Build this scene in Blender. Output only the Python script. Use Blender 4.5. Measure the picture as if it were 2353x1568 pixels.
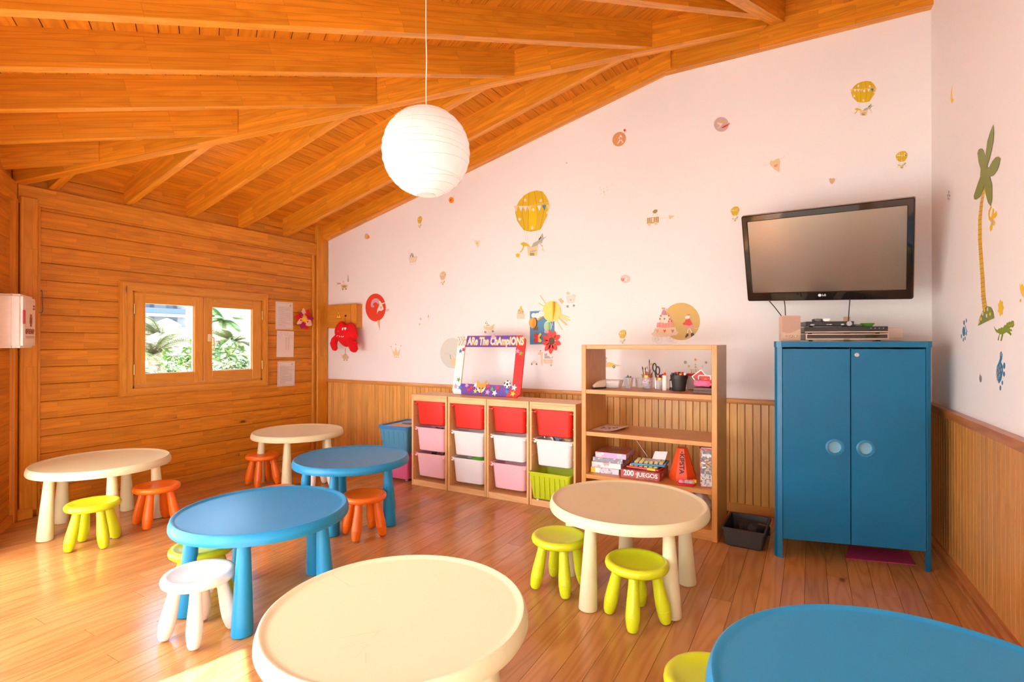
import bpy, bmesh, math, random
from mathutils import Vector, Matrix

for o in list(bpy.data.objects):
    bpy.data.objects.remove(o)
scene = bpy.context.scene
col = scene.collection
R = math.radians

# ------------------------------------------------------------------ camera
F_PX, PITCH, YAW, CAM_H = 1202.3, R(.2265), R(29.727), 1.336
cam_d = bpy.data.cameras.new('camera')
cam_d.sensor_width = 36.0
cam_d.lens = 36.0 * F_PX / 2353.0
cam_d.clip_start, cam_d.clip_end = .05, 500
cam = bpy.data.objects.new('camera', cam_d)
col.objects.link(cam)
cam.location = (0, 0, CAM_H)
cam.rotation_euler = (R(90) + PITCH, 0, YAW)
scene.camera = cam

# ------------------------------------------------------------------ sky, sun, exposure
SUN_DIR = Vector((.26 * .574, .966 * .574, -.819)).normalized()      # the way sunlight travels
world = bpy.data.worlds.new('sky')
scene.world = world
world.use_nodes = True
wn = world.node_tree
bg = wn.nodes['Background']
sky = wn.nodes.new('ShaderNodeTexSky')
sky.sky_type = 'NISHITA'
sky.sun_disc = False
sky.sun_elevation = R(55)
sky.sun_rotation = math.atan2(-SUN_DIR.x, -SUN_DIR.y)
sky.dust_density = 2.0
sky.ozone_density = .7
wn.links.new(sky.outputs['Color'], bg.inputs['Color'])
bg.inputs['Strength'].default_value = 1.0

sun_d = bpy.data.lights.new('sun', 'SUN')
sun_d.energy = 30.0
sun_d.angle = R(.6)
sun_d.color = (.96, .98, 1.0)
sun = bpy.data.objects.new('sun', sun_d)
col.objects.link(sun)
sun.rotation_euler = SUN_DIR.to_track_quat('-Z', 'Y').to_euler()
sun.location = (-4, -12, 14)

vs = scene.view_settings
vs.view_transform = 'Standard'
vs.look = 'None'
vs.gamma = 1.0
vs.use_curve_mapping = False
vs.exposure = 1.27
scene.cycles.max_bounces = 12
scene.cycles.diffuse_bounces = 8

# ------------------------------------------------------------------ the plan of the room
XA, YB, YE = -5.215, 4.487, -.56                # wooden wall, white wall, wall behind the camera
P0 = Vector((XA, 1.56, 0))                      # corner of the wooden walls
DD = Vector((.866, -.5, 0))                     # along the side wall
ND = Vector((.5, .866, 0))                      # its normal into the room
LD = 4.24
V0 = P0 + DD * LD                               # next corner
AC = .0436
PC = Vector((.713, YB, 0))                      # corner of white wall and right wall
DC = Vector((math.sin(AC), -math.cos(AC), 0))   # along the right wall, towards the camera
NC = Vector((-math.cos(AC), -math.sin(AC), 0))
LC = 5.06
PITCHR = .2436
EAVE = 2.552
RAFT = .195
def zr(d): return EAVE + PITCHR * d             # underside of a rafter at distance d from its wall

for nm, p, w, h, nrm in (('D2', P0 + DD * 3.585 + Vector((0, 0, 1.15)), 1.06, 2.26, ND),
                         ('A', Vector((XA, 2.98, 1.36)), 1.05, .66, Vector((1, 0, 0)))):
    ld = bpy.data.lights.new('daylight_portal', 'AREA')
    ld.shape = 'RECTANGLE'
    ld.size, ld.size_y = w, h
    ld.cycles.is_portal = True
    lo = bpy.data.objects.new('daylight_portal', ld)
    col.objects.link(lo)
    lo.location = p - nrm * .13
    lo.rotation_euler = nrm.to_track_quat('-Z', 'Z').to_euler()

# ------------------------------------------------------------------ a picture point on a plane of the room
FW = Vector((-math.sin(YAW) * math.cos(PITCH), math.cos(YAW) * math.cos(PITCH), math.sin(PITCH)))
RT = Vector((math.cos(YAW), math.sin(YAW), 0))
UP = RT.cross(FW)
def on_plane(u, v, n, p):
    r = FW + RT * ((u - 1176.5) / F_PX) - UP * ((v - 784) / F_PX)
    c = Vector((0, 0, CAM_H))
    return c + r * ((Vector(p) - c).dot(n) / r.dot(n))
def on_b(u, v, y=YB): return on_plane(u, v, Vector((0, 1, 0)), (0, y, 0))
def on_a(u, v, x=XA): return on_plane(u, v, Vector((1, 0, 0)), (x, 0, 0))
def on_c(u, v): return on_plane(u, v, NC, PC)
def on_z(u, v, z=0.0): return on_plane(u, v, Vector((0, 0, 1)), (0, 0, z))

# ------------------------------------------------------------------ object helpers
def tag(o, label=None, cat=None, group=None, kind=None):
    if label: o['label'] = label
    if cat: o['category'] = cat
    if group: o['group'] = group
    if kind: o['kind'] = kind
    return o
def empty(name, loc=(0, 0, 0), rotz=0.0, parent=None):
    o = bpy.data.objects.new(name, None)
    o.empty_display_size = .05
    col.objects.link(o)
    o.location = loc
    o.rotation_euler = (0, 0, rotz)
    o.parent = parent
    return o
def thing(name, label, cat, loc=(0, 0, 0), rotz=0.0, group=None):
    return tag(empty(name, loc, rotz), label, cat, group)
def mk(name, bm, mat, parent=None, mtx=None, smooth=False, auto=None):
    me = bpy.data.meshes.new(name)
    bmesh.ops.recalc_face_normals(bm, faces=bm.faces)
    bm.to_mesh(me)
    bm.free()
    for m in (mat if isinstance(mat, (list, tuple)) else [mat]):
        me.materials.append(m)
    if smooth or auto:
        for p in me.polygons: p.use_smooth = True
        if auto:
            me.set_sharp_from_angle(angle=R(auto))
    o = bpy.data.objects.new(name, me)
    col.objects.link(o)
    o.parent = parent
    if mtx is not None: o.matrix_basis = mtx
    return o
def basis(ex, ey, ez, loc):
    m = Matrix((ex, ey, ez)).transposed().to_4x4()
    m.translation = loc
    return m
def bm_box(bm, x0, x1, y0, y1, z0, z1, mi=0):
    vs_ = [bm.verts.new(p) for p in ((x0, y0, z0), (x1, y0, z0), (x1, y1, z0), (x0, y1, z0), (x0, y0, z1), (x1, y0, z1), (x1, y1, z1), (x0, y1, z1))]
    fs = []
    for q in ((3, 2, 1, 0), (4, 5, 6, 7), (0, 1, 5, 4), (1, 2, 6, 5), (2, 3, 7, 6), (3, 0, 4, 7)):
        f = bm.faces.new([vs_[i] for i in q])
        f.material_index = mi
        fs.append(f)
    return vs_
def box(name, x0, x1, y0, y1, z0, z1, mat, parent=None, bev=0.0, seg=1):
    """A box whose local x runs along its longest side (the grain)."""
    c = Vector(((x0 + x1) / 2, (y0 + y1) / 2, (z0 + z1) / 2))
    d = [abs(x1 - x0), abs(y1 - y0), abs(z1 - z0)]
    i = d.index(max(d))
    ax = [Vector((1, 0, 0)), Vector((0, 1, 0)), Vector((0, 0, 1))]
    ex, ey = ax[i], ax[(i + 1) % 3]
    ez = ex.cross(ey)
    dd = (d[i], d[(i + 1) % 3], d[(i + 2) % 3])
    bm = bmesh.new()
    bm_box(bm, -dd[0] / 2, dd[0] / 2, -dd[1] / 2, dd[1] / 2, -dd[2] / 2, dd[2] / 2)
    if bev > 0:
        bmesh.ops.bevel(bm, geom=bm.edges[:], offset=bev, segments=seg, affect='EDGES', profile=.5)
    return mk(name, bm, mat, parent, basis(ex, ey, ez, c), auto=40 if (bev and seg > 1) else None)
def slab(name, pts, thick, mat, parent=None, along=None):
    """A flat piece with corners pts (in order), thickened along the vector thick; local x runs along the grain."""
    pts = [Vector(p) for p in pts]
    t = Vector(thick)
    ex = (Vector(along) if along is not None else pts[1] - pts[0]).normalized()
    ez = t.normalized()
    ey = ez.cross(ex).normalized()
    ez = ex.cross(ey).normalized()
    c = sum(pts, Vector()) / len(pts)
    m = basis(ex, ey, ez, c)
    inv = m.inverted()
    bm = bmesh.new()
    a = [bm.verts.new(inv @ p) for p in pts]
    b = [bm.verts.new(inv @ (p + t)) for p in pts]
    bm.faces.new(a)
    bm.faces.new(b[::-1])
    n = len(pts)
    for i in range(n):
        bm.faces.new([a[i], a[(i + 1) % n], b[(i + 1) % n], b[i]])
    return mk(name, bm, mat, parent, m)
def bm_lathe(bm, prof, seg=32, cx=0, cy=0, cz=0, mi=0, cap=True):
    rings = []
    for r, z in prof:
        if r < 1e-5:
            rings.append([bm.verts.new((cx, cy, cz + z))])
        else:
            rings.append([bm.verts.new((cx + r * math.cos(2 * math.pi * i / seg), cy + r * math.sin(2 * math.pi * i / seg), cz + z)) for i in range(seg)])
    for a, b in zip(rings, rings[1:]):
        if len(a) == 1 and len(b) == 1: continue
        for i in range(seg):
            j = (i + 1) % seg
            if len(a) == 1: f = bm.faces.new([a[0], b[j], b[i]])
            elif len(b) == 1: f = bm.faces.new([a[i], a[j], b[0]])
            else: f = bm.faces.new([a[i], a[j], b[j], b[i]])
            f.material_index = mi
    if cap:
        for k in (0, -1):
            if len(rings[k]) > 1:
                f = bm.faces.new(rings[k])
                f.material_index = mi
def lathe(name, prof, mat, parent=None, loc=(0, 0, 0), seg=32, cap=True, mtx=None, auto=50):
    bm = bmesh.new()
    bm_lathe(bm, prof, seg, cap=cap)
    return mk(name, bm, mat, parent, mtx if mtx is not None else Matrix.Translation(loc), auto=auto)
def bm_tube(bm, pts, rad, seg=8, mi=0, closed=False):
    pts = [Vector(p) for p in pts]
    rads = rad if isinstance(rad, (list, tuple)) else [rad] * len(pts)
    n = len(pts)
    prev = None
    rings = []
    for i, p in enumerate(pts):
        if closed: t = (pts[(i + 1) % n] - pts[i - 1]).normalized()
        else: t = (pts[min(i + 1, n - 1)] - pts[max(i - 1, 0)]).normalized()
        if prev is None:
            a = Vector((0, 0, 1)) if abs(t.z) < .9 else Vector((1, 0, 0))
            nx = t.cross(a).normalized()
        else:
            nx = (prev - t * prev.dot(t)).normalized()
        prev = nx
        ny = t.cross(nx)
        rings.append([bm.verts.new(p + (nx * math.cos(2 * math.pi * k / seg) + ny * math.sin(2 * math.pi * k / seg)) * rads[i]) for k in range(seg)])
    pairs = list(zip(rings, rings[1:])) + ([(rings[-1], rings[0])] if closed else [])
    for a, b in pairs:
        for k in range(seg):
            f = bm.faces.new([a[k], a[(k + 1) % seg], b[(k + 1) % seg], b[k]])
            f.material_index = mi
    if not closed:
        for r_ in (rings[0][::-1], rings[-1]):
            f = bm.faces.new(r_)
            f.material_index = mi
def tube(name, pts, rad, mat, parent=None, seg=8, closed=False):
    c = Vector(pts[0])
    bm = bmesh.new()
    bm_tube(bm, [Vector(p) - c for p in pts], rad, seg, closed=closed)
    return mk(name, bm, mat, parent, Matrix.Translation(c), auto=60)
def bm_prism(bm, poly, h, mi=0):
    a = [bm.verts.new((x, y, 0)) for x, y in poly]
    b = [bm.verts.new((x, y, h)) for x, y in poly]
    n = len(poly)
    fs = [bm.faces.new(a[::-1]), bm.faces.new(b)] + [bm.faces.new([a[i], a[(i + 1) % n], b[(i + 1) % n], b[i]]) for i in range(n)]
    for f in fs: f.material_index = mi
def prism(name, poly, h, mat, parent=None, mtx=None, bev=0):
    bm = bmesh.new()
    bm_prism(bm, poly, h)
    if bev: bmesh.ops.bevel(bm, geom=bm.edges[:], offset=bev, segments=1, affect='EDGES')
    return mk(name, bm, mat, parent, mtx)
FACE_B = lambda p: basis(Vector((1, 0, 0)), Vector((0, 0, 1)), Vector((0, -1, 0)), Vector(p))     # x right, y up, z out of the white wall
FACE_A = lambda p: basis(Vector((0, 1, 0)), Vector((0, 0, 1)), Vector((1, 0, 0)), Vector(p))      # the same on the window wall
FACE_C = lambda p: basis(DC, Vector((0, 0, 1)), NC, Vector(p))
FACE_D = lambda p: basis(-DD, Vector((0, 0, 1)), ND, Vector(p))
def lettering(name, s, size, mat, parent, mtx, depth=.0008, bold=0.0, align='CENTER', sx=1.0):
    cu = bpy.data.curves.new('lettering', 'FONT')
    cu.body = s
    cu.size = size
    cu.align_x = align
    cu.align_y = 'CENTER'
    cu.extrude = depth
    cu.offset = bold
    cu.resolution_u = 3
    t = bpy.data.objects.new('lettering', cu)
    col.objects.link(t)
    dg = bpy.context.evaluated_depsgraph_get()
    me = bpy.data.meshes.new_from_object(t.evaluated_get(dg))
    bpy.data.objects.remove(t)
    me.name = name
    me.materials.clear()
    me.materials.append(mat)
    if sx != 1.0:
        me.transform(Matrix.Diagonal((sx, 1, 1, 1)))
    o = bpy.data.objects.new(name, me)
    col.objects.link(o)
    o.parent = parent
    o.matrix_basis = mtx
    return o
def bake(o):
    o.data.transform(o.matrix_basis)
    o.matrix_basis = Matrix.Identity(4)
    return o
def copy_tree(o, parent=None):
    c = o.copy()
    col.objects.link(c)
    c.parent = parent
    for ch in [x for x in bpy.data.objects if x.parent == o]:
        copy_tree(ch, c)
    return c
def swap_mat(root, old, new):
    for o in [root] + list(root.children_recursive):
        if o.type == 'MESH':
            for s in o.material_slots:
                if s.material == old:
                    s.link = 'OBJECT'
                    s.material = new

# ------------------------------------------------------------------ materials
MATS = {}
def nodes(name):
    m = bpy.data.materials.new(name)
    m.use_nodes = True
    nt = m.node_tree
    return m, nt, nt.nodes['Principled BSDF']
class NB:
    def __init__(s, nt): s.nt = nt
    def n(s, t, **kw):
        x = s.nt.nodes.new(t)
        for k, v in kw.items(): setattr(x, k, v)
        return x
    def l(s, a, b): s.nt.links.new(a, b)
    def math(s, op, a, b=None, c=None):
        x = s.n('ShaderNodeMath', operation=op)
        for i, v in enumerate((a, b, c)):
            if v is None: continue
            if hasattr(v, 'links'): s.l(v, x.inputs[i])
            else: x.inputs[i].default_value = v
        return x.outputs[0]
    def vmul(s, v, k):
        x = s.n('ShaderNodeVectorMath', operation='MULTIPLY')
        s.l(v, x.inputs[0])
        x.inputs[1].default_value = k
        return x.outputs[0]
    def vadd(s, v, w):
        x = s.n('ShaderNodeVectorMath', operation='ADD')
        s.l(v, x.inputs[0])
        s.l(w, x.inputs[1])
        return x.outputs[0]
    def mix(s, f, a, b, mode='MIX'):
        x = s.n('ShaderNodeMix', data_type='RGBA', blend_type=mode)
        for i, v in ((0, f), (6, a), (7, b)):
            if hasattr(v, 'links'): s.l(v, x.inputs[i])
            elif i == 0: x.inputs[0].default_value = v
            else: x.inputs[i].default_value = (*v, 1)
        return x.outputs[2]
    def ramp(s, f, lo, hi):
        x = s.n('ShaderNodeMapRange')
        s.l(f, x.inputs[0])
        x.inputs[1].default_value, x.inputs[2].default_value = lo, hi
        return x.outputs[0]
def plain(name, c, rough=.5, var=.06, metal=0.0, scale=30.0, coat=0.0, sub=0.0, spec=.5, bump=0.0):
    """Solid colour with a little procedural unevenness."""
    if name in MATS: return MATS[name]
    m, nt, b = nodes(name)
    q = NB(nt)
    tc = q.n('ShaderNodeTexCoord')
    ns = q.n('ShaderNodeTexNoise')
    ns.inputs['Scale'].default_value = scale
    ns.inputs['Detail'].default_value = 3
    q.l(tc.outputs['Object'], ns.inputs['Vector'])
    f = q.math('MULTIPLY_ADD', ns.outputs['Fac'], 2 * var, 1 - var)
    x = q.n('ShaderNodeVectorMath', operation='SCALE')
    x.inputs[0].default_value = c
    q.l(f, x.inputs['Scale'])
    q.l(x.outputs[0], b.inputs['Base Color'])
    b.inputs['Roughness'].default_value = rough
    b.inputs['Metallic'].default_value = metal
    b.inputs['Coat Weight'].default_value = coat
    b.inputs['Specular IOR Level'].default_value = spec
    if sub:
        b.inputs['Subsurface Weight'].default_value = sub
        b.inputs['Subsurface Radius'].default_value = (.01, .008, .006)
    if bump:
        bp = q.n('ShaderNodeBump')
        bp.inputs['Strength'].default_value = bump
        bp.inputs['Distance'].default_value = .002
        q.l(ns.outputs['Fac'], bp.inputs['Height'])
        q.l(bp.outputs[0], b.inputs['Normal'])
    MATS[name] = m
    return m
def clear(name, c, alpha=.4, rough=.25):
    """Thin see-through plastic."""
    if name in MATS: return MATS[name]
    m, nt, b = nodes(name)
    q = NB(nt)
    tc = q.n('ShaderNodeTexCoord')
    ns = q.n('ShaderNodeTexNoise')
    ns.inputs['Scale'].default_value = 14
    q.l(tc.outputs['Object'], ns.inputs['Vector'])
    q.l(q.mix(ns.outputs['Fac'], tuple(x * .92 for x in c), c), b.inputs['Base Color'])
    b.inputs['Roughness'].default_value = rough
    b.inputs['Alpha'].default_value = alpha
    MATS[name] = m
    return m
def wood(name, light, dark, knot=(.09, .03, .008), rough=.42, stave=None, knots=.5, grain=30.0, contrast=.55, vary=.16, ksize=.022, spec=.5, fine=.25):
    """Pine: growth rings from stretched noise, fine streaks, knots, staves and a tone for every piece."""
    if name in MATS: return MATS[name]
    m, nt, b = nodes(name)
    q = NB(nt)
    tc = q.n('ShaderNodeTexCoord')
    oi = q.n('ShaderNodeObjectInfo')
    off = q.n('ShaderNodeCombineXYZ')
    q.l(q.math('MULTIPLY', oi.outputs['Random'], 37.0), off.inputs[0])
    q.l(q.math('MULTIPLY', oi.outputs['Random'], 91.0), off.inputs[1])
    base = q.vadd(tc.outputs['Object'], off.outputs[0])
    tone = q.math('MULTIPLY_ADD', oi.outputs['Random'], 2 * vary, 1 - vary)
    vec = base
    line = None
    if stave:
        sx = q.n('ShaderNodeSeparateXYZ')
        q.l(tc.outputs['Object'], sx.inputs[0])
        cb = q.n('ShaderNodeCombineXYZ')
        q.l(q.math('ADD', sx.outputs[0], q.math('MULTIPLY', oi.outputs['Random'], 3.7)), cb.inputs[0])
        q.l(q.math('ADD', q.math('ADD', sx.outputs[1], sx.outputs[2]), 5.0), cb.inputs[1])
        br = q.n('ShaderNodeTexBrick')
        br.offset = .37
        br.offset_frequency = 3
        br.inputs['Color1'].default_value = (0, 0, 0, 1)
        br.inputs['Color2'].default_value = (1, 1, 1, 1)
        br.inputs['Mortar'].default_value = (0, 0, 0, 1)
        br.inputs['Scale'].default_value = 1
        br.inputs['Mortar Size'].default_value = .0007
        br.inputs['Mortar Smooth'].default_value = 0
        br.inputs['Brick Width'].default_value = stave[0]
        br.inputs['Row Height'].default_value = stave[1]
        q.l(cb.outputs[0], br.inputs['Vector'])
        o2 = q.n('ShaderNodeVectorMath', operation='SCALE')
        q.l(br.outputs['Color'], o2.inputs[0])
        o2.inputs['Scale'].default_value = 13.0
        vec = q.vadd(base, o2.outputs[0])
        bw = q.n('ShaderNodeRGBToBW')
        q.l(br.outputs['Color'], bw.inputs[0])
        tone = q.math('MULTIPLY', tone, q.math('MULTIPLY_ADD', bw.outputs[0], 2 * stave[2], 1 - stave[2]))
        line = br.outputs['Fac']
    n1 = q.n('ShaderNodeTexNoise')
    n1.inputs['Scale'].default_value = 1
    n1.inputs['Detail'].default_value = 1.5
    n1.inputs['Distortion'].default_value = .15
    q.l(q.vmul(vec, (.9, 7.5, 7.5)), n1.inputs['Vector'])
    ring = q.math('MULTIPLY_ADD', q.math('SINE', q.math('MULTIPLY', n1.outputs['Fac'], grain * 2)), .5, .5)
    ring = q.math('POWER', ring, 1.8)
    n2 = q.n('ShaderNodeTexNoise')
    n2.inputs['Scale'].default_value = 1
    n2.inputs['Detail'].default_value = 4
    q.l(q.vmul(vec, (3.0, 110.0, 110.0)), n2.inputs['Vector'])
    g = q.math('ADD', q.math('MULTIPLY', ring, contrast), q.math('MULTIPLY', q.ramp(n2.outputs['Fac'], .3, .75), fine))
    c = q.mix(g, light, dark)
    x = q.n('ShaderNodeVectorMath', operation='SCALE')
    q.l(c, x.inputs[0])
    q.l(tone, x.inputs['Scale'])
    c = x.outputs[0]
    if knots:
        vo = q.n('ShaderNodeTexVoronoi')
        vo.inputs['Scale'].default_value = 1
        q.l(q.vmul(vec, (1.9, 4.2, 4.2)), vo.inputs['Vector'])
        sc = q.n('ShaderNodeSeparateColor')
        q.l(vo.outputs['Color'], sc.inputs[0])
        on = q.math('GREATER_THAN', sc.outputs[0], 1 - knots)
        sz = q.math('MULTIPLY_ADD', sc.outputs[1], ksize * 4.2, ksize * 1.2)
        d = q.math('DIVIDE', vo.outputs['Distance'], sz)
        k = q.math('MULTIPLY', q.math('SUBTRACT', 1.0, q.ramp(d, .45, 1.0)), on)
        halo = q.math('MULTIPLY', q.math('MULTIPLY', q.math('SUBTRACT', 1.0, q.ramp(d, .8, 2.6)), on), .4)
        c = q.mix(halo, c, dark)
        c = q.mix(q.math('MULTIPLY', k, .9), c, knot)
    if line is not None:
        c = q.mix(q.math('MULTIPLY', line, .55), c, tuple(v * .5 for v in dark))
    q.l(c, b.inputs['Base Color'])
    b.inputs['Roughness'].default_value = rough
    b.inputs['Specular IOR Level'].default_value = spec
    bp = q.n('ShaderNodeBump')
    bp.inputs['Strength'].default_value = .06
    bp.inputs['Distance'].default_value = .002
    q.l(n2.outputs['Fac'], bp.inputs['Height'])
    q.l(bp.outputs[0], b.inputs['Normal'])
    MATS[name] = m
    return m
def glass(name):
    if name in MATS: return MATS[name]
    m, nt, b = nodes(name)
    q = NB(nt)
    tr = q.n('ShaderNodeBsdfTransparent')
    gl = q.n('ShaderNodeBsdfGlossy')
    gl.inputs['Roughness'].default_value = .02
    fr = q.n('ShaderNodeFresnel')
    fr.inputs[0].default_value = 1.45
    mx = q.n('ShaderNodeMixShader')
    q.l(q.math('MULTIPLY', fr.outputs[0], .6), mx.inputs[0])
    q.l(tr.outputs[0], mx.inputs[1])
    q.l(gl.outputs[0], mx.inputs[2])
    q.l(mx.outputs[0], nt.nodes['Material Output'].inputs[0])
    nt.nodes.remove(b)
    MATS[name] = m
    return m

W_BEAM = wood('pine_beam', (.75, .295, .015), (.50, .138, .004), stave=(.62, .034, .12), knots=.26, vary=.05, contrast=.34, fine=.18)
W_DECK = wood('pine_decking', (.72, .262, .012), (.45, .116, .004), knots=.26, vary=.10, contrast=.42, fine=.2)
W_LOG = wood('pine_cladding', (.66, .242, .011), (.41, .106, .004), stave=(.55, .034, .12), knots=.42, ksize=.027, vary=.07, contrast=.34, fine=.2)
W_POST = wood('pine_post', (.68, .275, .015), (.46, .140, .006), stave=(.9, .05, .09), knots=.22, vary=.06, contrast=.3, fine=.18)
W_TRIM = wood('pine_trim', (.68, .280, .025), (.49, .160, .010), knots=.10, vary=.05, contrast=.32, fine=.2)
W_PANEL = wood('pine_panelling', (.78, .42, .105), (.56, .23, .038), knots=.2, vary=.12, contrast=.32, fine=.2, rough=.32)
W_RAIL = wood('pine_rail', (.74, .34, .08), (.52, .18, .03), knots=.1, vary=.05, rough=.36, contrast=.3, fine=.2)
W_FLOOR = wood('pine_floor', (.56, .265, .085), (.37, .135, .032), knot=(.20, .065, .018), knots=.14, vary=.13, contrast=.40, fine=.2, rough=.20, grain=26)
W_SHELF = wood('pine_shelf', (.66, .305, .075), (.46, .165, .028), knots=.08, vary=.05, contrast=.28, fine=.22, rough=.34)
W_CAB = wood('pine_cabinet', (.80, .48, .20), (.62, .29, .085), knots=.14, vary=.05, contrast=.32, fine=.2, rough=.4)
WHITE_WALL = plain('white_plaster', (.85, .842, .808), .75, .012, scale=4)
DARK_GAP = plain('dark_joint', (.10, .032, .006), .8)
GLASS = glass('window_glass')
BRASS = plain('brass', (.62, .42, .12), .3, metal=1.0)
STEEL = plain('steel', (.62, .60, .57), .28, metal=1.0)
BLACK = plain('black_plastic', (.014, .013, .012), .35)
# ================================================================== THE ROOM
rnd = random.Random(7)
Z = Vector((0, 0, 1))
def v3(p, z): return Vector((p[0], p[1], z))

# ---- floor: boards running towards the white wall
def y_lo(x): return max(YE, 1.56 - .57735 * (x - XA)) if x < V0.x else YE
bm = bmesh.new()
bm_prism(bm, [(XA - .3, YB + .2), (XA - .3, 1.45), (V0.x - .1, YE - .2), (1.2, YE - .2), (1.2, YB + .2)], .03)
floor = tag(bake(mk('floor', bm, DARK_GAP, None, Matrix.Translation((0, 0, -.046)))), kind='structure')
x = XA
while x < .96:
    x1 = min(x + .108, .98)
    a0, a1 = y_lo(x), y_lo(x1)
    y = min(a0, a1)
    first = True
    seams = [rnd.uniform(.5, 2.1)]
    while seams[-1] < 6: seams.append(seams[-1] + rnd.uniform(1.0, 2.3))
    base = y
    starts = [base] + [base + s for s in seams if base + s < YB - .15]
    ends = starts[1:] + [YB]
    for s, e in zip(starts, ends):
        s0, s1 = (a0, a1) if s == base else (s, s)
        s0, s1 = min(s0, e - .01), min(s1, e - .01)
        g = .0009
        slab('floor_board', [(x + g, s0 + g, 0), (x1 - g, s1 + g, 0), (x1 - g, e - g, 0), (x + g, e - g, 0)], (0, 0, -.0155), W_FLOOR, floor, along=(0, 1, 0))
    x = x1

# ---- ceiling: three roof planes with boards, rafters, hips and ridge
DK = RAFT + EAVE                      # underside of the boarding at the eaves
hip1 = lambda a: P0 + Vector((.866, .5, 0)) * a
HIP2 = Vector((.2588, .9659, 0))
hip2 = lambda b: V0 + HIP2 * b
APEX = Vector((-.197, 4.457, 0))
def dist(p): return dict(A=p[0] - XA, D=(Vector((p[0], p[1], 0)) - P0).dot(ND), E=p[1] - YE)
def roof(p, side, up=0.0): return Vector((p[0], p[1], DK + PITCHR * dist(p)[side] + up))
bm = bmesh.new()
EXT = .35
for side, plan in (('A', [hip1(-EXT), APEX, Vector((APEX.x, YB + .2, 0)), Vector((XA - EXT, YB + .2, 0))]),
                   ('D', [hip1(-EXT), hip2(-EXT), APEX]),
                   ('E', [hip2(-EXT), Vector((1.2, YE - EXT, 0)), Vector((1.2, YB + .2, 0)), Vector((APEX.x, YB + .2, 0)), APEX])):
    lo = [bm.verts.new(roof(p, side, .018)) for p in plan]
    hi = [bm.verts.new(roof(p, side, .09)) for p in plan]
    bm.faces.new(lo)
    bm.faces.new(hi[::-1])
    for i in range(len(plan)):
        j = (i + 1) % len(plan)
        bm.faces.new([lo[i], lo[j], hi[j], hi[i]])
ceiling = tag(mk('ceiling', bm, DARK_GAP), kind='structure')
BW, BG = .094, .0045
d = 0.0
while d < 5.02:
    d1 = min(d + BW, 5.04)
    x0, x1 = XA + d, XA + d1 - BG
    h0, h1 = 1.56 + d * .57735, 1.56 + (d1 - BG) * .57735
    if YB - h0 > .02:
        slab('ceiling_board', [roof((x0, h0), 'A'), roof((x1, min(h1, YB - .005)), 'A'), roof((x1, YB), 'A'), roof((x0, YB), 'A')], (0, 0, .014), W_DECK, ceiling, along=(0, 1, 0))
    e = d1 - BG
    pt = lambda k, q: roof(P0 + DD * k + ND * q, 'D')
    if LD - .268 * d - d / 1.732 > .03:
        slab('ceiling_board', [pt(d / 1.732, d), pt(LD - .268 * d, d), pt(max(LD - .268 * e, e / 1.732 + .001), e), pt(e / 1.732, e)], (0, 0, .014), W_DECK, ceiling, along=DD)
    y0, y1 = YE + d, YE + e
    slab('ceiling_board', [roof((V0.x + .268 * d, y0), 'E'), roof((1.0, y0), 'E'), roof((1.0, y1), 'E'), roof((V0.x + .268 * e, y1), 'E')], (0, 0, .014), W_DECK, ceiling, along=(1, 0, 0))
    d += BW
def rafter(name, p, q, dp, dq, w, lift=0.0, drop=0.0):
    """A beam standing on edge from plan point p to q, its underside following the roof."""
    p, q = Vector(p), Vector(q)
    dr = (q - p).normalized()
    sd = Vector((-dr.y, dr.x, 0)) * w
    a, b = zr(dp) + lift, zr(dq) + lift
    pts = [v3(p, a - drop), v3(q, b - drop), v3(q, b + RAFT - lift), v3(p, a + RAFT - lift)]
    return slab(name, [t - sd / 2 for t in pts], sd, W_BEAM, ceiling, along=(pts[1] - pts[0]))
for y in (1.792, 2.318, 2.843, 3.371, 3.902):
    xe = XA + (y - 1.56) * 1.732 - .05
    rafter('rafter', (XA - .02, y, 0), (xe, y, 0), -.02, xe - XA, .06)
rafter('rafter', (XA + .045, 4.44, 0), (-1.0, 4.44, 0), .045, -1.0 - XA, .085, lift=.035)
for i in range(8):
    k = .349 + .5165 * i
    dm = min(1.732 * k, (LD - k) / .268) - .045
    rafter('rafter', P0 + DD * k - ND * .02, P0 + DD * k + ND * dm, -.02, dm, .06)
for xr in (-1.36, -.83, .235, .60):
    ye = min(YE + (xr - V0.x) / .268, YB - .05) - .03
    rafter('rafter', (xr, YE - .02, 0), (xr, ye, 0), -.02, ye - YE, .06)
rafter('hip_beam', hip1(.03), APEX - Vector((.866, .5, 0)) * .12, .03 * .866, dist(APEX)['A'] - .1, .085, drop=.02)
rafter('hip_beam', hip2(.03), APEX - HIP2 * .02, .03 * .966, dist(APEX)['E'] - .02, .085, drop=.02)
box('ridge_beam', -1.06, .80, 4.415, YB + .02, 3.60, 3.785, W_BEAM, ceiling)
box('ridge_board', -.7, .80, 4.445, YB + .02, 3.787, 3.88, W_BEAM, ceiling)
box('ridge_board', -.4, .80, 4.45, YB + .02, 3.882, 3.985, W_BEAM, ceiling)
for (u, v) in ((1771, 84), (2061, 8)):
    c = on_b(u, v, 4.415)
    bm = bmesh.new()
    bm_lathe(bm, [(.017, 0), (.017, .003), (.0, .003)], 20)
    mk('dowel', bm, W_TRIM, ceiling, FACE_B(c))

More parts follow.
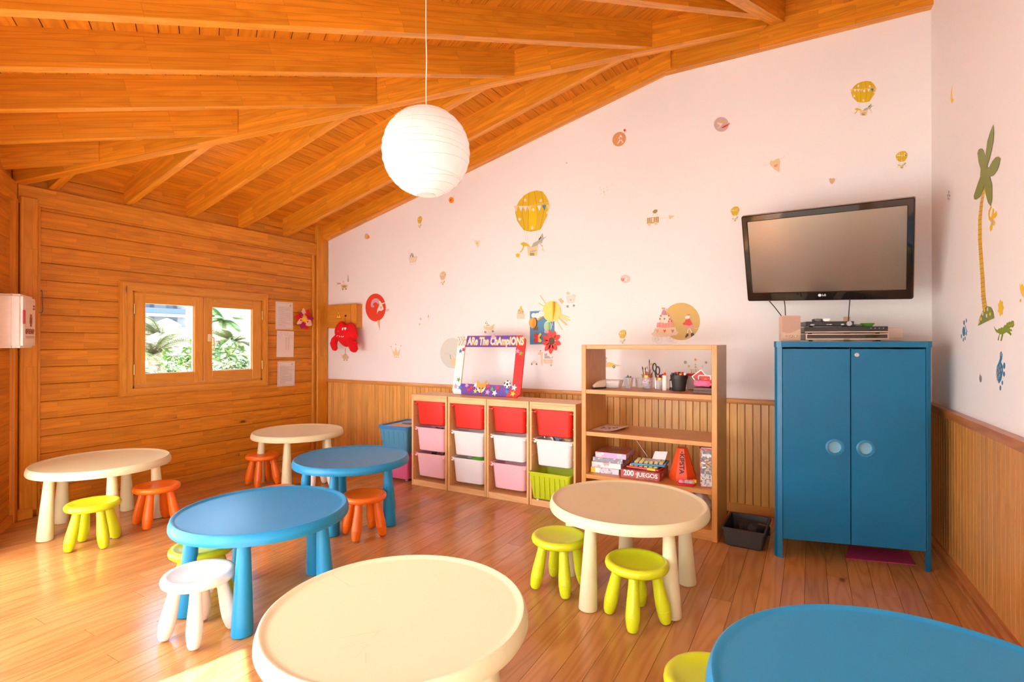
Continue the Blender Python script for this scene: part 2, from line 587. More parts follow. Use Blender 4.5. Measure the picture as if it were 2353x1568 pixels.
# ---- left wall: horizontal boards round the window
WY0, WY1, WZ0, WZ1 = 2.355, 3.612, .925, 1.80
bm = bmesh.new()
Xo, Xi = XA - .18, XA - .022
for y0, y1, z0, z1 in ((1.35, WY0, -.03, 2.85), (WY1, YB + .2, -.03, 2.85), (WY0, WY1, -.03, WZ0), (WY0, WY1, WZ1, 2.85)):
    bm_box(bm, Xo, Xi, y0, y1, z0, z1)
wall_left = tag(mk('wall_left', bm, DARK_GAP), kind='structure')
z = .062 - .136
while z < 2.80:
    z1 = z + .1335
    spans = [(1.60, 4.34)]
    if z1 > WZ0 + .02 and z < WZ1 - .02: spans = [(1.60, WY0 - .005), (WY1 + .005, 4.34)]
    for y0, y1 in spans:
        box('wall_board', Xi, XA, y0, y1, max(z, 0), min(z1, 2.80), W_LOG, wall_left, bev=.004)
    z += .136
box('wall_plate', XA - .02, XA + .026, 1.575, 4.335, 2.395, 2.540, W_BEAM, wall_left, bev=.003)
box('corner_post', XA - .02, XA + .045, 4.318, 4.475, 0, 2.775, W_POST, wall_left, bev=.006)
box('corner_trim', XA - .01, XA + .022, 4.268, 4.312, 0, 2.43, W_TRIM, wall_left, bev=.012, seg=3)
box('corner_post', XA - .02, XA + .045, 1.585, 1.690, .055, 2.45, W_POST, wall_left, bev=.006)
box('corner_trim', XA - .01, XA + .02, 1.694, 1.715, 0, 2.40, W_TRIM, wall_left, bev=.008, seg=2)
tag(box('baseboard_left', XA - .01, XA + .02, 1.70, 4.31, 0, .062, W_TRIM, bev=.006), kind='structure')
tag(box('trim_1', XA - .02, XA + .06, 1.57, 1.66, 0, .085, W_TRIM, bev=.006), kind='structure')

# ---- window in the left wall
win = tag(empty('window_1', (XA, 2.98, WZ0)), kind='structure')
def wloc(o): 
    o.matrix_basis = Matrix.Translation((-XA, -2.98, -WZ0)) @ o.matrix_basis
    return o
cy0, cy1, cz0, cz1, cw = 2.247, 3.667, .874, 1.873, .098
for y, pts in enumerate(([(cy0, cz0), (cy1, cz0), (cy1 - cw * .55, cz0 + cw * .6), (cy0 + cw, cz0 + cw * .6)],
                         [(cy0, cz1), (cy1, cz1), (cy1 - cw * .55, cz1 - cw * .75), (cy0 + cw, cz1 - cw * .75)],
                         [(cy0, cz0), (cy0, cz1), (cy0 + cw, cz1 - cw * .75), (cy0 + cw, cz0 + cw * .6)],
                         [(cy1, cz0), (cy1, cz1), (cy1 - cw * .55, cz1 - cw * .75), (cy1 - cw * .55, cz0 + cw * .6)])):
    P = [Vector((XA + .001, a, b)) for a, b in pts]
    wloc(slab('casing', P, (.03, 0, 0), W_TRIM, win, along=P[1] - P[0]))
    in_ = [p + Vector((.03, 0, 0)) for p in P]
    mid = [in_[0].lerp(in_[3], .14), in_[1].lerp(in_[2], .14), in_[1].lerp(in_[2], .5), in_[0].lerp(in_[3], .5)]
    wloc(slab('casing_moulding', mid, (.008, 0, 0), W_TRIM, win, along=P[1] - P[0]))
for y0, y1, z0, z1 in ((WY0, WY1, WZ0, WZ0 + .03), (WY0, WY1, WZ1 - .012, WZ1), (WY0, WY0 + .012, WZ0, WZ1), (WY1 - .012, WY1, WZ0, WZ1)):
    wloc(box('jamb', XA - .17, XA + .005, y0, y1, z0, z1, W_TRIM, win))
for sy0, sy1, gy0, gy1, hy in ((2.368, 2.972, 2.456, 2.889, 2.362), (2.978, 3.60, 3.062, 3.497, 3.606)):
    sash = empty('sash', (0, 0, 0), parent=win)
    sz0, sz1, gz0, gz1 = .958, 1.787, 1.056, 1.695
    xs0, xs1 = XA - .045, XA + .012
    for nm, a, b, c, e in (('stile', sy0, gy0, sz0, sz1), ('stile', gy1, sy1, sz0, sz1), ('rail', gy0, gy1, sz0, gz0), ('rail', gy0, gy1, gz1, sz1)):
        wloc(box(nm, xs0, xs1, a, b, c, e, W_TRIM, sash, bev=.003))
    wloc(box('pane', XA - .028, XA - .024, gy0 - .003, gy1 + .003, gz0 - .003, gz1 + .003, GLASS, sash))
    wloc(box('glazing_bead', XA - .024, XA - .006, gy1 - .010, gy1, gz0, gz1, plain('bead', (.85, .62, .38), .5), sash))
    wloc(box('glazing_bead', XA - .024, XA - .012, gy0, gy1, gz0, gz0 + .006, plain('bead_white', (.85, .85, .85), .5), sash))
    for hz in (1.10, 1.64):
        wloc(tube('hinge', [(XA + .018, hy, hz - .045), (XA + .018, hy, hz + .045)], .0065, BRASS, sash))
    for sy in (-1, 1):
        pass
wloc(box('handle_plate', XA + .012, XA + .022, 3.012, 3.048, 1.352, 1.425, plain('handle_cream', (.80, .62, .36), .35), win, bev=.006, seg=2))
wloc(tube('handle_lever', [(XA + .02, 3.03, 1.40), (XA + .045, 3.032, 1.40), (XA + .052, 3.052, 1.385), (XA + .052, 3.058, 1.33), (XA + .05, 3.057, 1.265)], [.008, .008, .009, .008, .008], plain('handle_cream', (.80, .62, .36)), win))
for yy in (2.872, 3.088):
    wloc(lathe('screw_cap', [(.008, 0), (.008, .003), (0, .004)], BRASS, win, mtx=FACE_A((XA + .012, yy, 1.762)), seg=12))

m, nt, b_ = nodes('sheer_diffuser')
q = NB(nt)
tc = q.n('ShaderNodeTexCoord')
ns = q.n('ShaderNodeTexNoise')
ns.inputs['Scale'].default_value = 60
q.l(tc.outputs['Object'], ns.inputs['Vector'])
df, tl = q.n('ShaderNodeBsdfDiffuse'), q.n('ShaderNodeBsdfTranslucent')
cc = q.mix(ns.outputs['Fac'], (.90, .89, .87), (.95, .94, .92))
q.l(cc, df.inputs['Color'])
q.l(cc, tl.inputs['Color'])
mx = q.n('ShaderNodeMixShader')
mx.inputs[0].default_value = .7
q.l(df.outputs[0], mx.inputs[1])
q.l(tl.outputs[0], mx.inputs[2])
q.l(mx.outputs[0], nt.nodes['Material Output'].inputs[0])
SHEER = m  # translucent cloth for the added curtains that spread the daylight
LINED = m.copy()
LINED.name = 'lined_diffuser'
[n for n in LINED.node_tree.nodes if n.type == 'MIX_SHADER'][0].inputs[0].default_value = .55
# ---- the side wall, its glazed doors out of the picture
def dpos(k, off, z): return P0 + DD * k + ND * off + Vector((0, 0, z))
def dslab(name, k0, k1, z0, z1, o0, o1, mat, parent=None):
    return slab(name, [dpos(k0, o0, z0), dpos(k1, o0, z0), dpos(k1, o0, z1), dpos(k0, o0, z1)], ND * (o1 - o0), mat, parent, along=DD if (k1 - k0) > (z1 - z0) else Z)
bm = bmesh.new()
openings = ((.85, 2.85), (3.05, 4.12))
HEAD = (2.0, 2.33)
segs = [(-.2, .85, -.03, 2.85), (2.85, 3.05, -.03, 2.85), (4.12, LD + .15, -.03, 2.85), (.85, 2.85, 2.0, 2.85), (3.05, 4.12, 2.33, 2.85)]
for k0, k1, z0, z1 in segs:
    vv = [bm.verts.new(dpos(k, o, zz)) for zz in (z0, z1) for k, o in ((k0, -.18), (k1, -.18), (k1, -.022), (k0, -.022))]
    for q_ in ((3, 2, 1, 0), (4, 5, 6, 7), (0, 1, 5, 4), (1, 2, 6, 5), (2, 3, 7, 6), (3, 0, 4, 7)):
        bm.faces.new([vv[i] for i in q_])
wall_d = tag(mk('wall_front_left', bm, DARK_GAP), kind='structure')
z = .062 - .136
while z < 2.80:
    z0, z1 = max(z, 0), min(z + .1335, 2.80)
    spans = [(.03, .845), (2.855, 3.045), (4.125, LD - .02)] if z0 < 1.99 else ([(.03, 3.045), (4.125, LD - .02)] if z0 < 2.32 else [(.03, LD - .02)])
    for k0, k1 in spans:
        dslab('wall_board', k0, k1, z0, z1, -.022, 0, W_LOG, wall_d)
    z += .136
dslab('wall_plate', .03, LD - .03, 2.395, 2.54, -.02, .026, W_BEAM, wall_d)
dslab('corner_post', .012, .085, 0, 2.42, 0, .03, W_POST, wall_d)
tag(dslab('baseboard_front_left', .09, .80, 0, .062, 0, .02, W_TRIM), kind='structure')
for n_, (k0, k1) in enumerate(openings):
    door = tag(empty('door_%d' % (n_ + 1), dpos(k0, -.1, 0)), kind='structure')
    inv = Matrix.Translation(-dpos(k0, -.1, 0))
    H = HEAD[n_]
    parts = [('jamb', k0, k0 + .05, 0, H), ('jamb', k1 - .05, k1, 0, H), ('head', k0 + .05, k1 - .05, H - .05, H), ('bottom_rail', k0 + .05, k1 - .05, 0, .06)]
    if n_ == 0: parts.append(('mullion', (k0 + k1) / 2 - .04, (k0 + k1) / 2 + .04, .06, 1.95))
    for nm, a, b, c, e in parts:
        o = dslab(nm, a, b, c, e, -.13, .012, W_TRIM, door)
        o.matrix_basis = inv @ o.matrix_basis
    o = dslab('pane', k0 + .05, k1 - .05, .06, H - .05, -.062, -.058, GLASS, door)
    o.matrix_basis = inv @ o.matrix_basis
    if n_ == 0:
        bm = bmesh.new()
        n = 120
        L = k1 - k0 - .02
        up = [bm.verts.new((L * i / n, .012 * math.sin(i * .9), 2.0)) for i in range(n + 1)]
        dn = [bm.verts.new((L * i / n, .014 * math.sin(i * .9 + .2), .02)) for i in range(n + 1)]
        for i in range(n): bm.faces.new([up[i], up[i + 1], dn[i + 1], dn[i]])
        o = mk('added_sheer_diffuser', bm, SHEER, door, basis(DD, ND, Z, dpos(k0 + .01, .05, 0)), smooth=True)  # added out of view to turn direct sun into soft side light
        o.matrix_basis = inv @ o.matrix_basis
# ---- wall behind the camera
bm = bmesh.new()
EX0, EX1 = -1.30, .60
for x0, x1, z0, z1 in ((V0.x - .1, EX0, -.03, 2.85), (EX1, 1.2, -.03, 2.85), (EX0, EX1, 2.02, 2.85)):
    bm_box(bm, x0, x1, YE - .16, YE, z0, z1)
wall_e = tag(mk('wall_front', bm, WHITE_WALL), kind='structure')
door = tag(empty('door_3', (EX0, YE, 0)), kind='structure')
for nm, a, b, c, e in (('jamb', 0, .05, 0, 2.02), ('jamb', 1.85, 1.90, 0, 2.02), ('head', .05, 1.85, 1.97, 2.02), ('bottom_rail', .05, 1.85, 0, .06), ('mullion', .92, .98, .06, 1.97)):
    box(nm, a, b, -.14, .01, c, e, W_TRIM, door)
box('pane', .05, 1.85, -.072, -.068, .06, 1.97, GLASS, door)
bm = bmesh.new()
up = [bm.verts.new((1.9 * i / 110, .035 + .012 * math.sin(i * .9), 2.0)) for i in range(111)]
dn = [bm.verts.new((1.9 * i / 110, .035 + .014 * math.sin(i * .9 + .2), .02)) for i in range(111)]
for i in range(110): bm.faces.new([up[i], up[i + 1], dn[i + 1], dn[i]])
mk('added_lined_diffuser', bm, LINED, door, smooth=True)  # unseen curtain, added to send soft low light from behind the camera

# ---- back wall: white above, pine panelling below
def top_b(x): return (2.66 + PITCHR * (x - XA)) if x < APEX.x else 3.92
bm = bmesh.new()
poly = [(XA - .18, -.03), (1.0, -.03), (1.0, 3.92), (APEX.x, 3.92), (XA - .18, 2.66)]
bm_prism(bm, poly, .14)
wall_b = tag(bake(mk('wall_back', bm, WHITE_WALL, None, FACE_B((0, YB + .14, 0)))), kind='structure')
x = XA + .045
rb = random.Random(3)
while x < PC.x - .02:
    x1 = min(x + .0562, PC.x - .004)
    box('panel_board', x + .0016, x1 - .0016, YB - .014, YB + .002, .05, .862, W_PANEL, wall_b, bev=.0024)
    x = x1
box('panel_backing', XA + .045, PC.x - .004, YB - .004, YB + .001, .05, .862, DARK_GAP, wall_b)
tag(box('trim_2', XA + .045, PC.x - .004, YB - .036, YB + .001, .858, .897, W_RAIL, bev=.008, seg=2), kind='structure')
tag(box('baseboard_back', XA + .045, PC.x - .004, YB - .022, YB + .001, 0, .072, W_RAIL, bev=.005), kind='structure')

# ---- right wall
W_PANEL_R = wood('pine_panelling_shaded', (.68, .31, .07), (.48, .17, .028), knots=.15, vary=.08, contrast=.3, fine=.2, rough=.34)  # panelling darkened and warmed: the shade on this wall is in the colour
def cpos(s, off, z): return PC + DC * s + NC * off + Vector((0, 0, z))
wall_c = tag(bake(slab('wall_right', [cpos(-.15, 0, -.03), cpos(LC + .1, 0, -.03), cpos(LC + .1, 0, 2.7), cpos(-.15, 0, 3.95)], NC * -.14, WHITE_WALL, None, along=DC)), kind='structure')
s = .016
while s < LC - .02:
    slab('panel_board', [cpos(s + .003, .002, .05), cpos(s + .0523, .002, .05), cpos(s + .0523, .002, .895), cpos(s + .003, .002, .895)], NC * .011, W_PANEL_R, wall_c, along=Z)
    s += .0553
slab('panel_backing', [cpos(.016, -.002, .05), cpos(LC, -.002, .05), cpos(LC, -.002, .895), cpos(.016, -.002, .895)], NC * .003, plain('pale_joint', (.84, .58, .24), .5), wall_c, along=DC)
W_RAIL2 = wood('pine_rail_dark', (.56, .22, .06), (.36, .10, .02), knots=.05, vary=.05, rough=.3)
o = slab('trim_3', [cpos(.016, 0, .892), cpos(LC, 0, .892), cpos(LC, .045, .892), cpos(.016, .045, .892)], (0, 0, .046), W_RAIL2, None, along=DC)
tag(o, kind='structure')
tag(slab('baseboard_right', [cpos(.016, 0, 0), cpos(LC, 0, 0), cpos(LC, .048, 0), cpos(.016, .048, 0)], (0, 0, .02), W_RAIL2, None, along=DC), kind='structure')
tag(slab('trim_4', [cpos(.016, 0, .02), cpos(LC, 0, .02), cpos(LC, .03, .02), cpos(.016, .03, .02)], (0, 0, .045), W_RAIL2, None, along=DC), kind='structure')
# ================================================================== FURNITURE
BLUE_P = plain('blue_plastic', (.012, .26, .50), .36, .04, scale=12, spec=.4)
CREAM_P = plain('cream_plastic', (.75, .675, .40), .42, .03, scale=8, spec=.4)
LIME_P = plain('lime_plastic', (.62, .68, .012), .33, .03, scale=10)
ORANGE_P = plain('orange_plastic', (.86, .155, .005), .33, .03, scale=10)
WHITE_P = plain('white_plastic', (.88, .80, .70), .36, .02, scale=10)

def scratched(name, c):
    """Cream table plastic with pencil scratches."""
    m, nt, b = nodes(name)
    q = NB(nt)
    tc = q.n('ShaderNodeTexCoord')
    tot = None
    for ang, sc, th in ((.5, 7, .006), (1.9, 6, .005), (2.7, 9, .005)):
        mp = q.n('ShaderNodeMapping')
        mp.inputs['Rotation'].default_value = (0, 0, ang)
        mp.inputs['Scale'].default_value = (.35, 1, 1)
        q.l(tc.outputs['Object'], mp.inputs['Vector'])
        vo = q.n('ShaderNodeTexVoronoi', feature='DISTANCE_TO_EDGE')
        vo.inputs['Scale'].default_value = sc
        q.l(mp.outputs[0], vo.inputs['Vector'])
        ns = q.n('ShaderNodeTexNoise')
        ns.inputs['Scale'].default_value = 6
        q.l(mp.outputs[0], ns.inputs['Vector'])
        ln = q.math('MULTIPLY', q.math('LESS_THAN', vo.outputs['Distance'], th), q.math('GREATER_THAN', ns.outputs['Fac'], .57))
        tot = ln if tot is None else q.math('MAXIMUM', tot, ln)
    q.l(q.mix(q.math('MULTIPLY', tot, .16), c, (.35, .27, .2)), b.inputs['Base Color'])
    b.inputs['Roughness'].default_value = .45
    return m
CREAM_S = scratched('cream_scratched', (.75, .675, .40))

def make_table(mat, top_mat, label, x, y, phase, group, s=1.0):
    t = thing('round_table', label, 'table', (x, y, 0), R(phase), group)
    r = .41 * s
    prof = [(0, .471), (r - .028, .471), (r - .014, .474), (r - .006, .480), (r, .4805), (r + .006, .476), (r + .014, .452), (r + .015, .436), (r + .011, .427), (r, .424), (r - .02, .426), (0, .430)]
    lathe('tabletop', prof, top_mat, t, seg=96, auto=35)
    for i in range(5):
        a = 2 * math.pi * i / 5
        pr = [(0, 0), (.040, 0), (.046, .004), (.0475, .012), (.044, .09), (.031, .36), (.027, .432), (0, .432)]
        c, n_ = math.cos(a), math.sin(a)
        rr = .345 * s
        lean = Matrix.Rotation(-.055, 4, Vector((-n_, c, 0)))
        lathe('leg', pr, mat, t, seg=28, mtx=Matrix.Translation((c * rr, n_ * rr, 0)) @ lean, auto=45)
    return t
TG_C, TG_B = 'cream round tables', 'blue round tables'
make_table(CREAM_P, CREAM_S, 'cream plastic round table with scratched top beside the white stool and blue table', -1.169, 1.298, 62, TG_C)
make_table(CREAM_P, CREAM_P, 'cream plastic round table in front of the open bookshelf with two lime stools', -.872, 2.802, 181, TG_C)
make_table(BLUE_P, BLUE_P, 'blue plastic round table with the white stool tucked at its edge', -2.483, 1.735, 22, TG_B)
make_table(CREAM_P, CREAM_P, 'cream plastic round table along the plank wall below the window', -4.527, 1.853, 59, TG_C)
make_table(CREAM_P, CREAM_P, 'cream plastic round table in the corner by the plank wall and white wall', -4.381, 3.432, 17, TG_C)
make_table(BLUE_P, BLUE_P, 'blue plastic round table near the coloured bin cabinets with an orange stool', -3.028, 2.852, 7, TG_B)
make_table(BLUE_P, BLUE_P, 'large blue plastic table by the right wall in front of the wardrobe', .272, 1.548, 20, TG_B, s=1.24)

def make_stool(mat, label, x, y, phase, group, lab=None):
    t = thing('stool', label, 'stool', (x, y, 0), R(phase), group)
    prof = [(0, .276), (.07, .277), (.105, .281), (.121, .288), (.132, .292), (.143, .289), (.150, .280), (.152, .269), (.149, .258), (.140, .250), (.125, .247), (0, .247)]
    lathe('seat', prof, mat, t, seg=56, auto=50)
    for i in range(4):
        a = math.pi / 2 * i
        c, n_ = math.cos(a), math.sin(a)
        pr = [(0, 0), (.012, .001), (.021, .006), (.027, .018), (.031, .04), (.0335, .064), (.0325, .0655), (.0340, .067), (.0335, .09), (.031, .13), (.026, .19), (.023, .25), (0, .252)]
        pr = [(r_, z_ * 1.02) for r_, z_ in pr]
        rt = .138
        lean = Matrix.Rotation(-.20, 4, Vector((-n_, c, 0)))
        lathe('leg', pr, mat, t, seg=24, mtx=Matrix.Translation((c * rt, n_ * rt, .0035)) @ lean, auto=30)
    return t
make_stool(LIME_P, 'lime green stool standing closest to the wardrobe, at the cream table before the bookshelf', -.733, 2.500, 8, 'lime stools')
make_stool(LIME_P, 'lime green stool on the bin cabinet side of the cream table before the bookshelf', -1.195, 2.615, 38, 'lime stools')
make_stool(WHITE_P, 'white plastic stool in front of the blue table beside the sunlit floor patch', -2.437, 1.375, 53, 'white stools')
make_stool(LIME_P, 'lime green stool in front of the cream table under the window', -4.115, 1.632, 3, 'lime stools')
make_stool(ORANGE_P, 'orange stool beside the cream table under the window', -4.200, 2.06, 38, 'orange stools')
make_stool(ORANGE_P, 'orange stool beside the corner cream table by the plank wall', -4.490, 3.125, 36, 'orange stools')
make_stool(ORANGE_P, 'orange stool in front of the blue table near the bin cabinets', -2.700, 2.655, 22, 'orange stools')
make_stool(WHITE_P, 'white stool half hidden behind the blue table, by the corner cream table', -3.970, 3.325, 25, 'white stools')
make_stool(ORANGE_P, 'orange stool almost hidden between the two blue tables', -3.32, 2.42, 20, 'orange stools')
make_stool(LIME_P, 'lime green stool pushed under the blue table behind the white stool', -2.745, 1.565, 30, 'lime stools')
make_stool(LIME_P, 'lime green stool partly under the large blue table', -.265, 1.735, 30, 'lime stools')

# ---- bin cabinets
def rrect(w, d, r, n=5):
    pts = []
    for cx, cy, a0 in ((w / 2 - r, d / 2 - r, 0), (-w / 2 + r, d / 2 - r, 90), (-w / 2 + r, -d / 2 + r, 180), (w / 2 - r, -d / 2 + r, 270)):
        for i in range(n + 1):
            a = R(a0 + 90 * i / n)
            pts.append((cx + r * math.cos(a), cy + r * math.sin(a)))
    return pts
def bm_loft(bm, rings, cap0=True, cap1=True, mi=0):
    rs = [[bm.verts.new(p) for p in ring] for ring in rings]
    n = len(rs[0])
    fs = []
    for a, b in zip(rs, rs[1:]):
        for i in range(n):
            fs.append(bm.faces.new([a[i], a[(i + 1) % n], b[(i + 1) % n], b[i]]))
    if cap0: fs.append(bm.faces.new(rs[0][::-1]))
    if cap1: fs.append(bm.faces.new(rs[-1]))
    for f in fs: f.material_index = mi
def tub(name, w0, d0, w1, d1, h, flange, mat, parent, loc, r=.03, t=.0025):
    """Open tapered tub with a rolled rim."""
    bm = bmesh.new()
    ring = lambda w, d, z, rr=r: [(x, y, z) for x, y in rrect(w, d, rr)]
    rf = r + flange
    bm_loft(bm, [ring(w0 - .02, d0 - .02, 0), ring(w0, d0, .008), ring(w1, d1, h - .016), ring(w1 + 2 * flange, d1 + 2 * flange, h - .016, rf), ring(w1 + 2 * flange + .002, d1 + 2 * flange + .002, h - .003, rf),
                 ring(w1 + 2 * flange - .004, d1 + 2 * flange - .004, h, rf), ring(w1 - .004, d1 - .004, h), ring(w1 - 2 * t, d1 - 2 * t, h - .006), ring(w0 - 2 * t, d0 - 2 * t, .01), ring(w0 - .02 - 2 * t, d0 - .02 - 2 * t, .006)])
    return mk(name, bm, mat, parent, Matrix.Translation(loc), auto=40)
RED_B = plain('red_bin', (.80, .022, .010), .4, .03)
PINK_B = plain('pink_bin', (.90, .52, .56), .45, .03, sub=.1)
FROST_B = plain('frosted_bin', (.84, .80, .76), .42, .02, sub=.1)
LIMEB = clear('lime_clear_bin', (.62, .72, .02), .86, .3)
CY, CD, CH = 3.83, .30, .852
cab_x = [-3.280, -2.857, -2.440, -2.021]
CWID = .412
labels = ['at the far end by the stacked tubs', 'second from the stacked tubs', 'second from the open bookshelf', 'right against the open bookshelf']
bin_cols = [('red', 'pink', 'pink'), ('red', 'white', 'white'), ('red', 'white', 'pink'), ('red', 'white', 'lime')]
BM_ = dict(red=RED_B, pink=PINK_B, white=FROST_B)
def make_cab(x, label, low=True):
    t = thing('bin_cabinet', label, 'cabinet', (x, CY, 0), 0, 'pine bin cabinets')
    w = CWID
    for a, b in ((0, .020), (w - .020, w)):
        box('side_panel', a, b, 0, CD, 0, CH - .018, W_CAB, t, bev=.002)
    box('top', 0, w, 0, CD, CH - .018, CH, W_CAB, t, bev=.002)
    box('top_rail', .020, w - .020, .001, .02, CH - .058, CH - .018, W_CAB, t, bev=.0015)
    box('plinth', .020, w - .020, .001, .02, 0, .052, W_CAB, t, bev=.0015)
    box('base', .020, w - .020, .02, CD, .040, .052, W_CAB, t)
    for zz in ((.772, .655, .530, .415, .288, .175) if low else (.772, .655, .530, .415)):
        for a, b in ((.020, .026), (w - .026, w - .020)):
            box('runner', a, b, .004, CD - .02, zz - .006, zz, W_CAB, t)
    return t
for i, x in enumerate(cab_x):
    make_cab(x, 'narrow pine cabinet with three stacked bins, ' + labels[i], i < 3)
    for j, cname in enumerate(bin_cols[i]):
        top = (.792, .548, .306)[j]
        unit = ('by the stacked tubs', 'in the second cabinet from the stacked tubs', 'in the second cabinet from the bookshelf', 'in the cabinet next to the bookshelf')[i]
        row = ('top', 'middle', 'bottom')[j]
        if cname == 'lime':
            t = thing('storage_tub', 'lime green ribbed tub standing at the bottom of the cabinet next to the bookshelf', 'tub', (x + CWID / 2 - .008, CY + .12, .052))
            tub('body', .315, .28, .366, .33, .225, .004, LIMEB, t, (0, 0, .012), r=.02)
            for k in range(7):
                xx = -.135 + .045 * k
                slab('rib', [(xx - .004, -.150, .03), (xx + .004, -.150, .03), (xx + .0045, -.1648, .205), (xx - .0045, -.1648, .205)], (0, -.004, 0), LIMEB, t, along=Z)
            for sx in (-1, 1):
                lathe('caster', [(0, 0), (.011, 0), (.011, .014), (0, .014)], FROST_B, t, (sx * .12, -.12, 0), seg=12)
            continue
        t = thing('storage_bin', '%s plastic bin on the %s runners %s' % ({'white': 'frosted white'}.get(cname, cname), row, unit), 'bin', (x + CWID / 2, CY + .136, top - .222), 0, 'storage bins in the pine cabinets')
        tub('body', .295, .215, .322, .246, .222, .012, BM_[cname], t, (0, 0, 0), r=.032)
        for sx in (-1, 1):
            box('rim_lug', sx * .160 - .012, sx * .160 + .012, -.128, -.104, .192, .207, BM_[cname], t, bev=.002)
            box('hanger_rail', *(sorted((sx * .172, sx * .184))), -.110, .125, .212, .2215, BM_[cname], t)

# ---- stacked tubs by the cabinets
def floor_tub(label, name, c, x, y, z0, rot, lid):
    m = clear(name, c, .80, .25)
    t = thing('storage_tub', label, 'tub', (x, y, z0), R(rot), 'stacked clear storage tubs')
    tub('body', .30, .40, .335, .45, .235, .004, m, t, (0, 0, .016), r=.025)
    for k in range(5):
        xx = -.12 + .06 * k
        slab('rib', [(xx - .005, -.198, .04), (xx + .005, -.198, .04), (xx + .005, -.2235, .225), (xx - .005, -.2235, .225)], (0, -.004, 0), m, t, along=Z)
    for k in range(6):
        yy = -.17 + .068 * k
        for sx in (-1, 1):
            slab('rib', [(sx * .148, yy - .005, .04), (sx * .148, yy + .005, .04), (sx * .1663, yy + .005, .225), (sx * .1663, yy - .005, .225)], (sx * .004, 0, 0), m, t, along=Z)
    for sx in (-1, 1):
        for sy in (-1, 1):
            lathe('caster', [(0, 0), (.013, 0), (.013, .017), (0, .017)], plain('caster_grey', (.55, .55, .55), .4), t, (sx * .11, sy * .16, 0), seg=14)
    if lid:
        lm = plain('tub_lid_blue', (.03, .22, .50), .4)
        bm = bmesh.new()
        for (w, d, za, zb) in ((.365, .48, .235, .262),):
            ring = lambda ww, dd, zz: [(px, py, zz) for px, py in rrect(ww, dd, .03)]
            bm_loft(bm, [ring(w, d, za), ring(w + .006, d + .006, zb - .004), ring(w - .002, d - .002, zb), ring(w - .05, d - .05, zb), ring(w - .056, d - .056, zb - .012)])
        mk('lid', bm, lm, t, Matrix.Translation((0, 0, .0165)), auto=40)
        box('lid_window', -.135, .135, -.19, .19, .2675, .2695, clear('lid_clear', (.75, .55, .40), .8), t)
        box('lid_handle', -.05, .05, -.02, .02, .2695, .278, lm, t, bev=.003)
    return t
floor_tub('clear pink wheeled tub on the floor under the blue tub', 'pink_clear', (.82, .16, .36), -3.530, 4.06, 0, 4, False)
floor_tub('clear blue tub with a blue lid on top of the pink tub', 'blue_clear', (.10, .36, .56), -3.535, 4.06, .252, 4, True)

# ---- open bookshelf
SX0, SX1, SY0, SY1, SZ = -1.516, -.544, 3.72, 4.165, 1.323
sh = thing('bookshelf', 'open pine bookshelf with three shelves between the bin cabinets and the wardrobe', 'bookshelf', (SX0, SY0, 0))
w, dp = SX1 - SX0, SY1 - SY0
for a, b in ((0, .036), (w - .036, w)):
    box('side_panel', a, b, 0, dp, 0, SZ, W_SHELF, sh, bev=.003)
for zt, nm in ((SZ - .001, 'top_shelf'), (.985, 'shelf'), (.667, 'shelf'), (.345, 'shelf'), (.075, 'bottom_shelf')):
    box(nm, .036, w - .036, .002, dp - .005, zt - .031, zt, W_SHELF, sh, bev=.002)
box('plinth', .036, w - .036, .02, .045, 0, .044, W_SHELF, sh)
SHZ = {1: .985, 2: .667, 3: .345, 4: .075}

# ---- blue wardrobe, standing a little askew in the corner
WB = plain('wardrobe_blue', (.0, .135, .27), .34, .10, scale=5)
wr = thing('wardrobe', 'tall blue two-door wardrobe with round finger holes in the corner', 'wardrobe', (-.19, 3.655, 0), R(14.32))
WW, WD, WH = .837, .46, 1.347
def post(name, xa, xb, flip):
    r = .034
    pts = [(xa, r), (xa + .010, .010), (xa + r, 0), (xb, 0), (xb, .02), (xb - .006, .02), (xb - .006 + .085, WD), (xa + .085, WD)] if not flip else \
          [(xb, r), (xb, WD), (xa + .006, WD), (xa + .006, .02), (xa, .02), (xa, 0), (xb - r, 0), (xb - .010, .010)]
    bm = bmesh.new()
    bm_prism(bm, pts, WH - .036 - .125)
    mk('side_panel', bm, WB, wr, Matrix.Translation((0, 0, .125)))
    bm = bmesh.new()
    bm_prism(bm, [(xa, r), (xa + .010, .010), (xa + r, 0), (xb, 0), (xb, .02), (xa + .02, .04), (xa, .05)] if not flip else [(xb, .05), (xb - .02, .04), (xa, .02), (xa, 0), (xb - r, 0), (xb - .010, .010), (xb, r)], .125)
    mk('leg', bm, WB, wr)
    sh_ = 0 if flip else .085
    box('leg', xa + sh_, xa + sh_ + .03, WD - .04, WD, 0, .125, WB, wr)
post('side_panel', 0, .037, False)
post('side_panel', WW - .037, WW, True)
bm = bmesh.new()
c = .03
bm_prism(bm, [(.081, WD), (-.004, c), (.004, .008), (c, -.005), (WW - c, -.005), (WW - .004, .008), (WW + .004, c), (WW + .004, WD)], .036)
mk('top', bm, WB, wr, Matrix.Translation((0, 0, WH - .036)))
box('back', .118, WW - .031, WD - .012, WD, .12, WH - .036, WB, wr)
box('bottom', .118, WW - .031, .02, WD - .012, .135, .153, WB, wr)
box('inner_shelf', .118, WW - .031, .06, WD - .012, .68, .695, WB, wr)
box('divider', WW / 2 - .008, WW / 2 + .008, .03, WD - .012, .153, WH - .04, plain('wardrobe_inner', (.02, .05, .1), .6), wr)
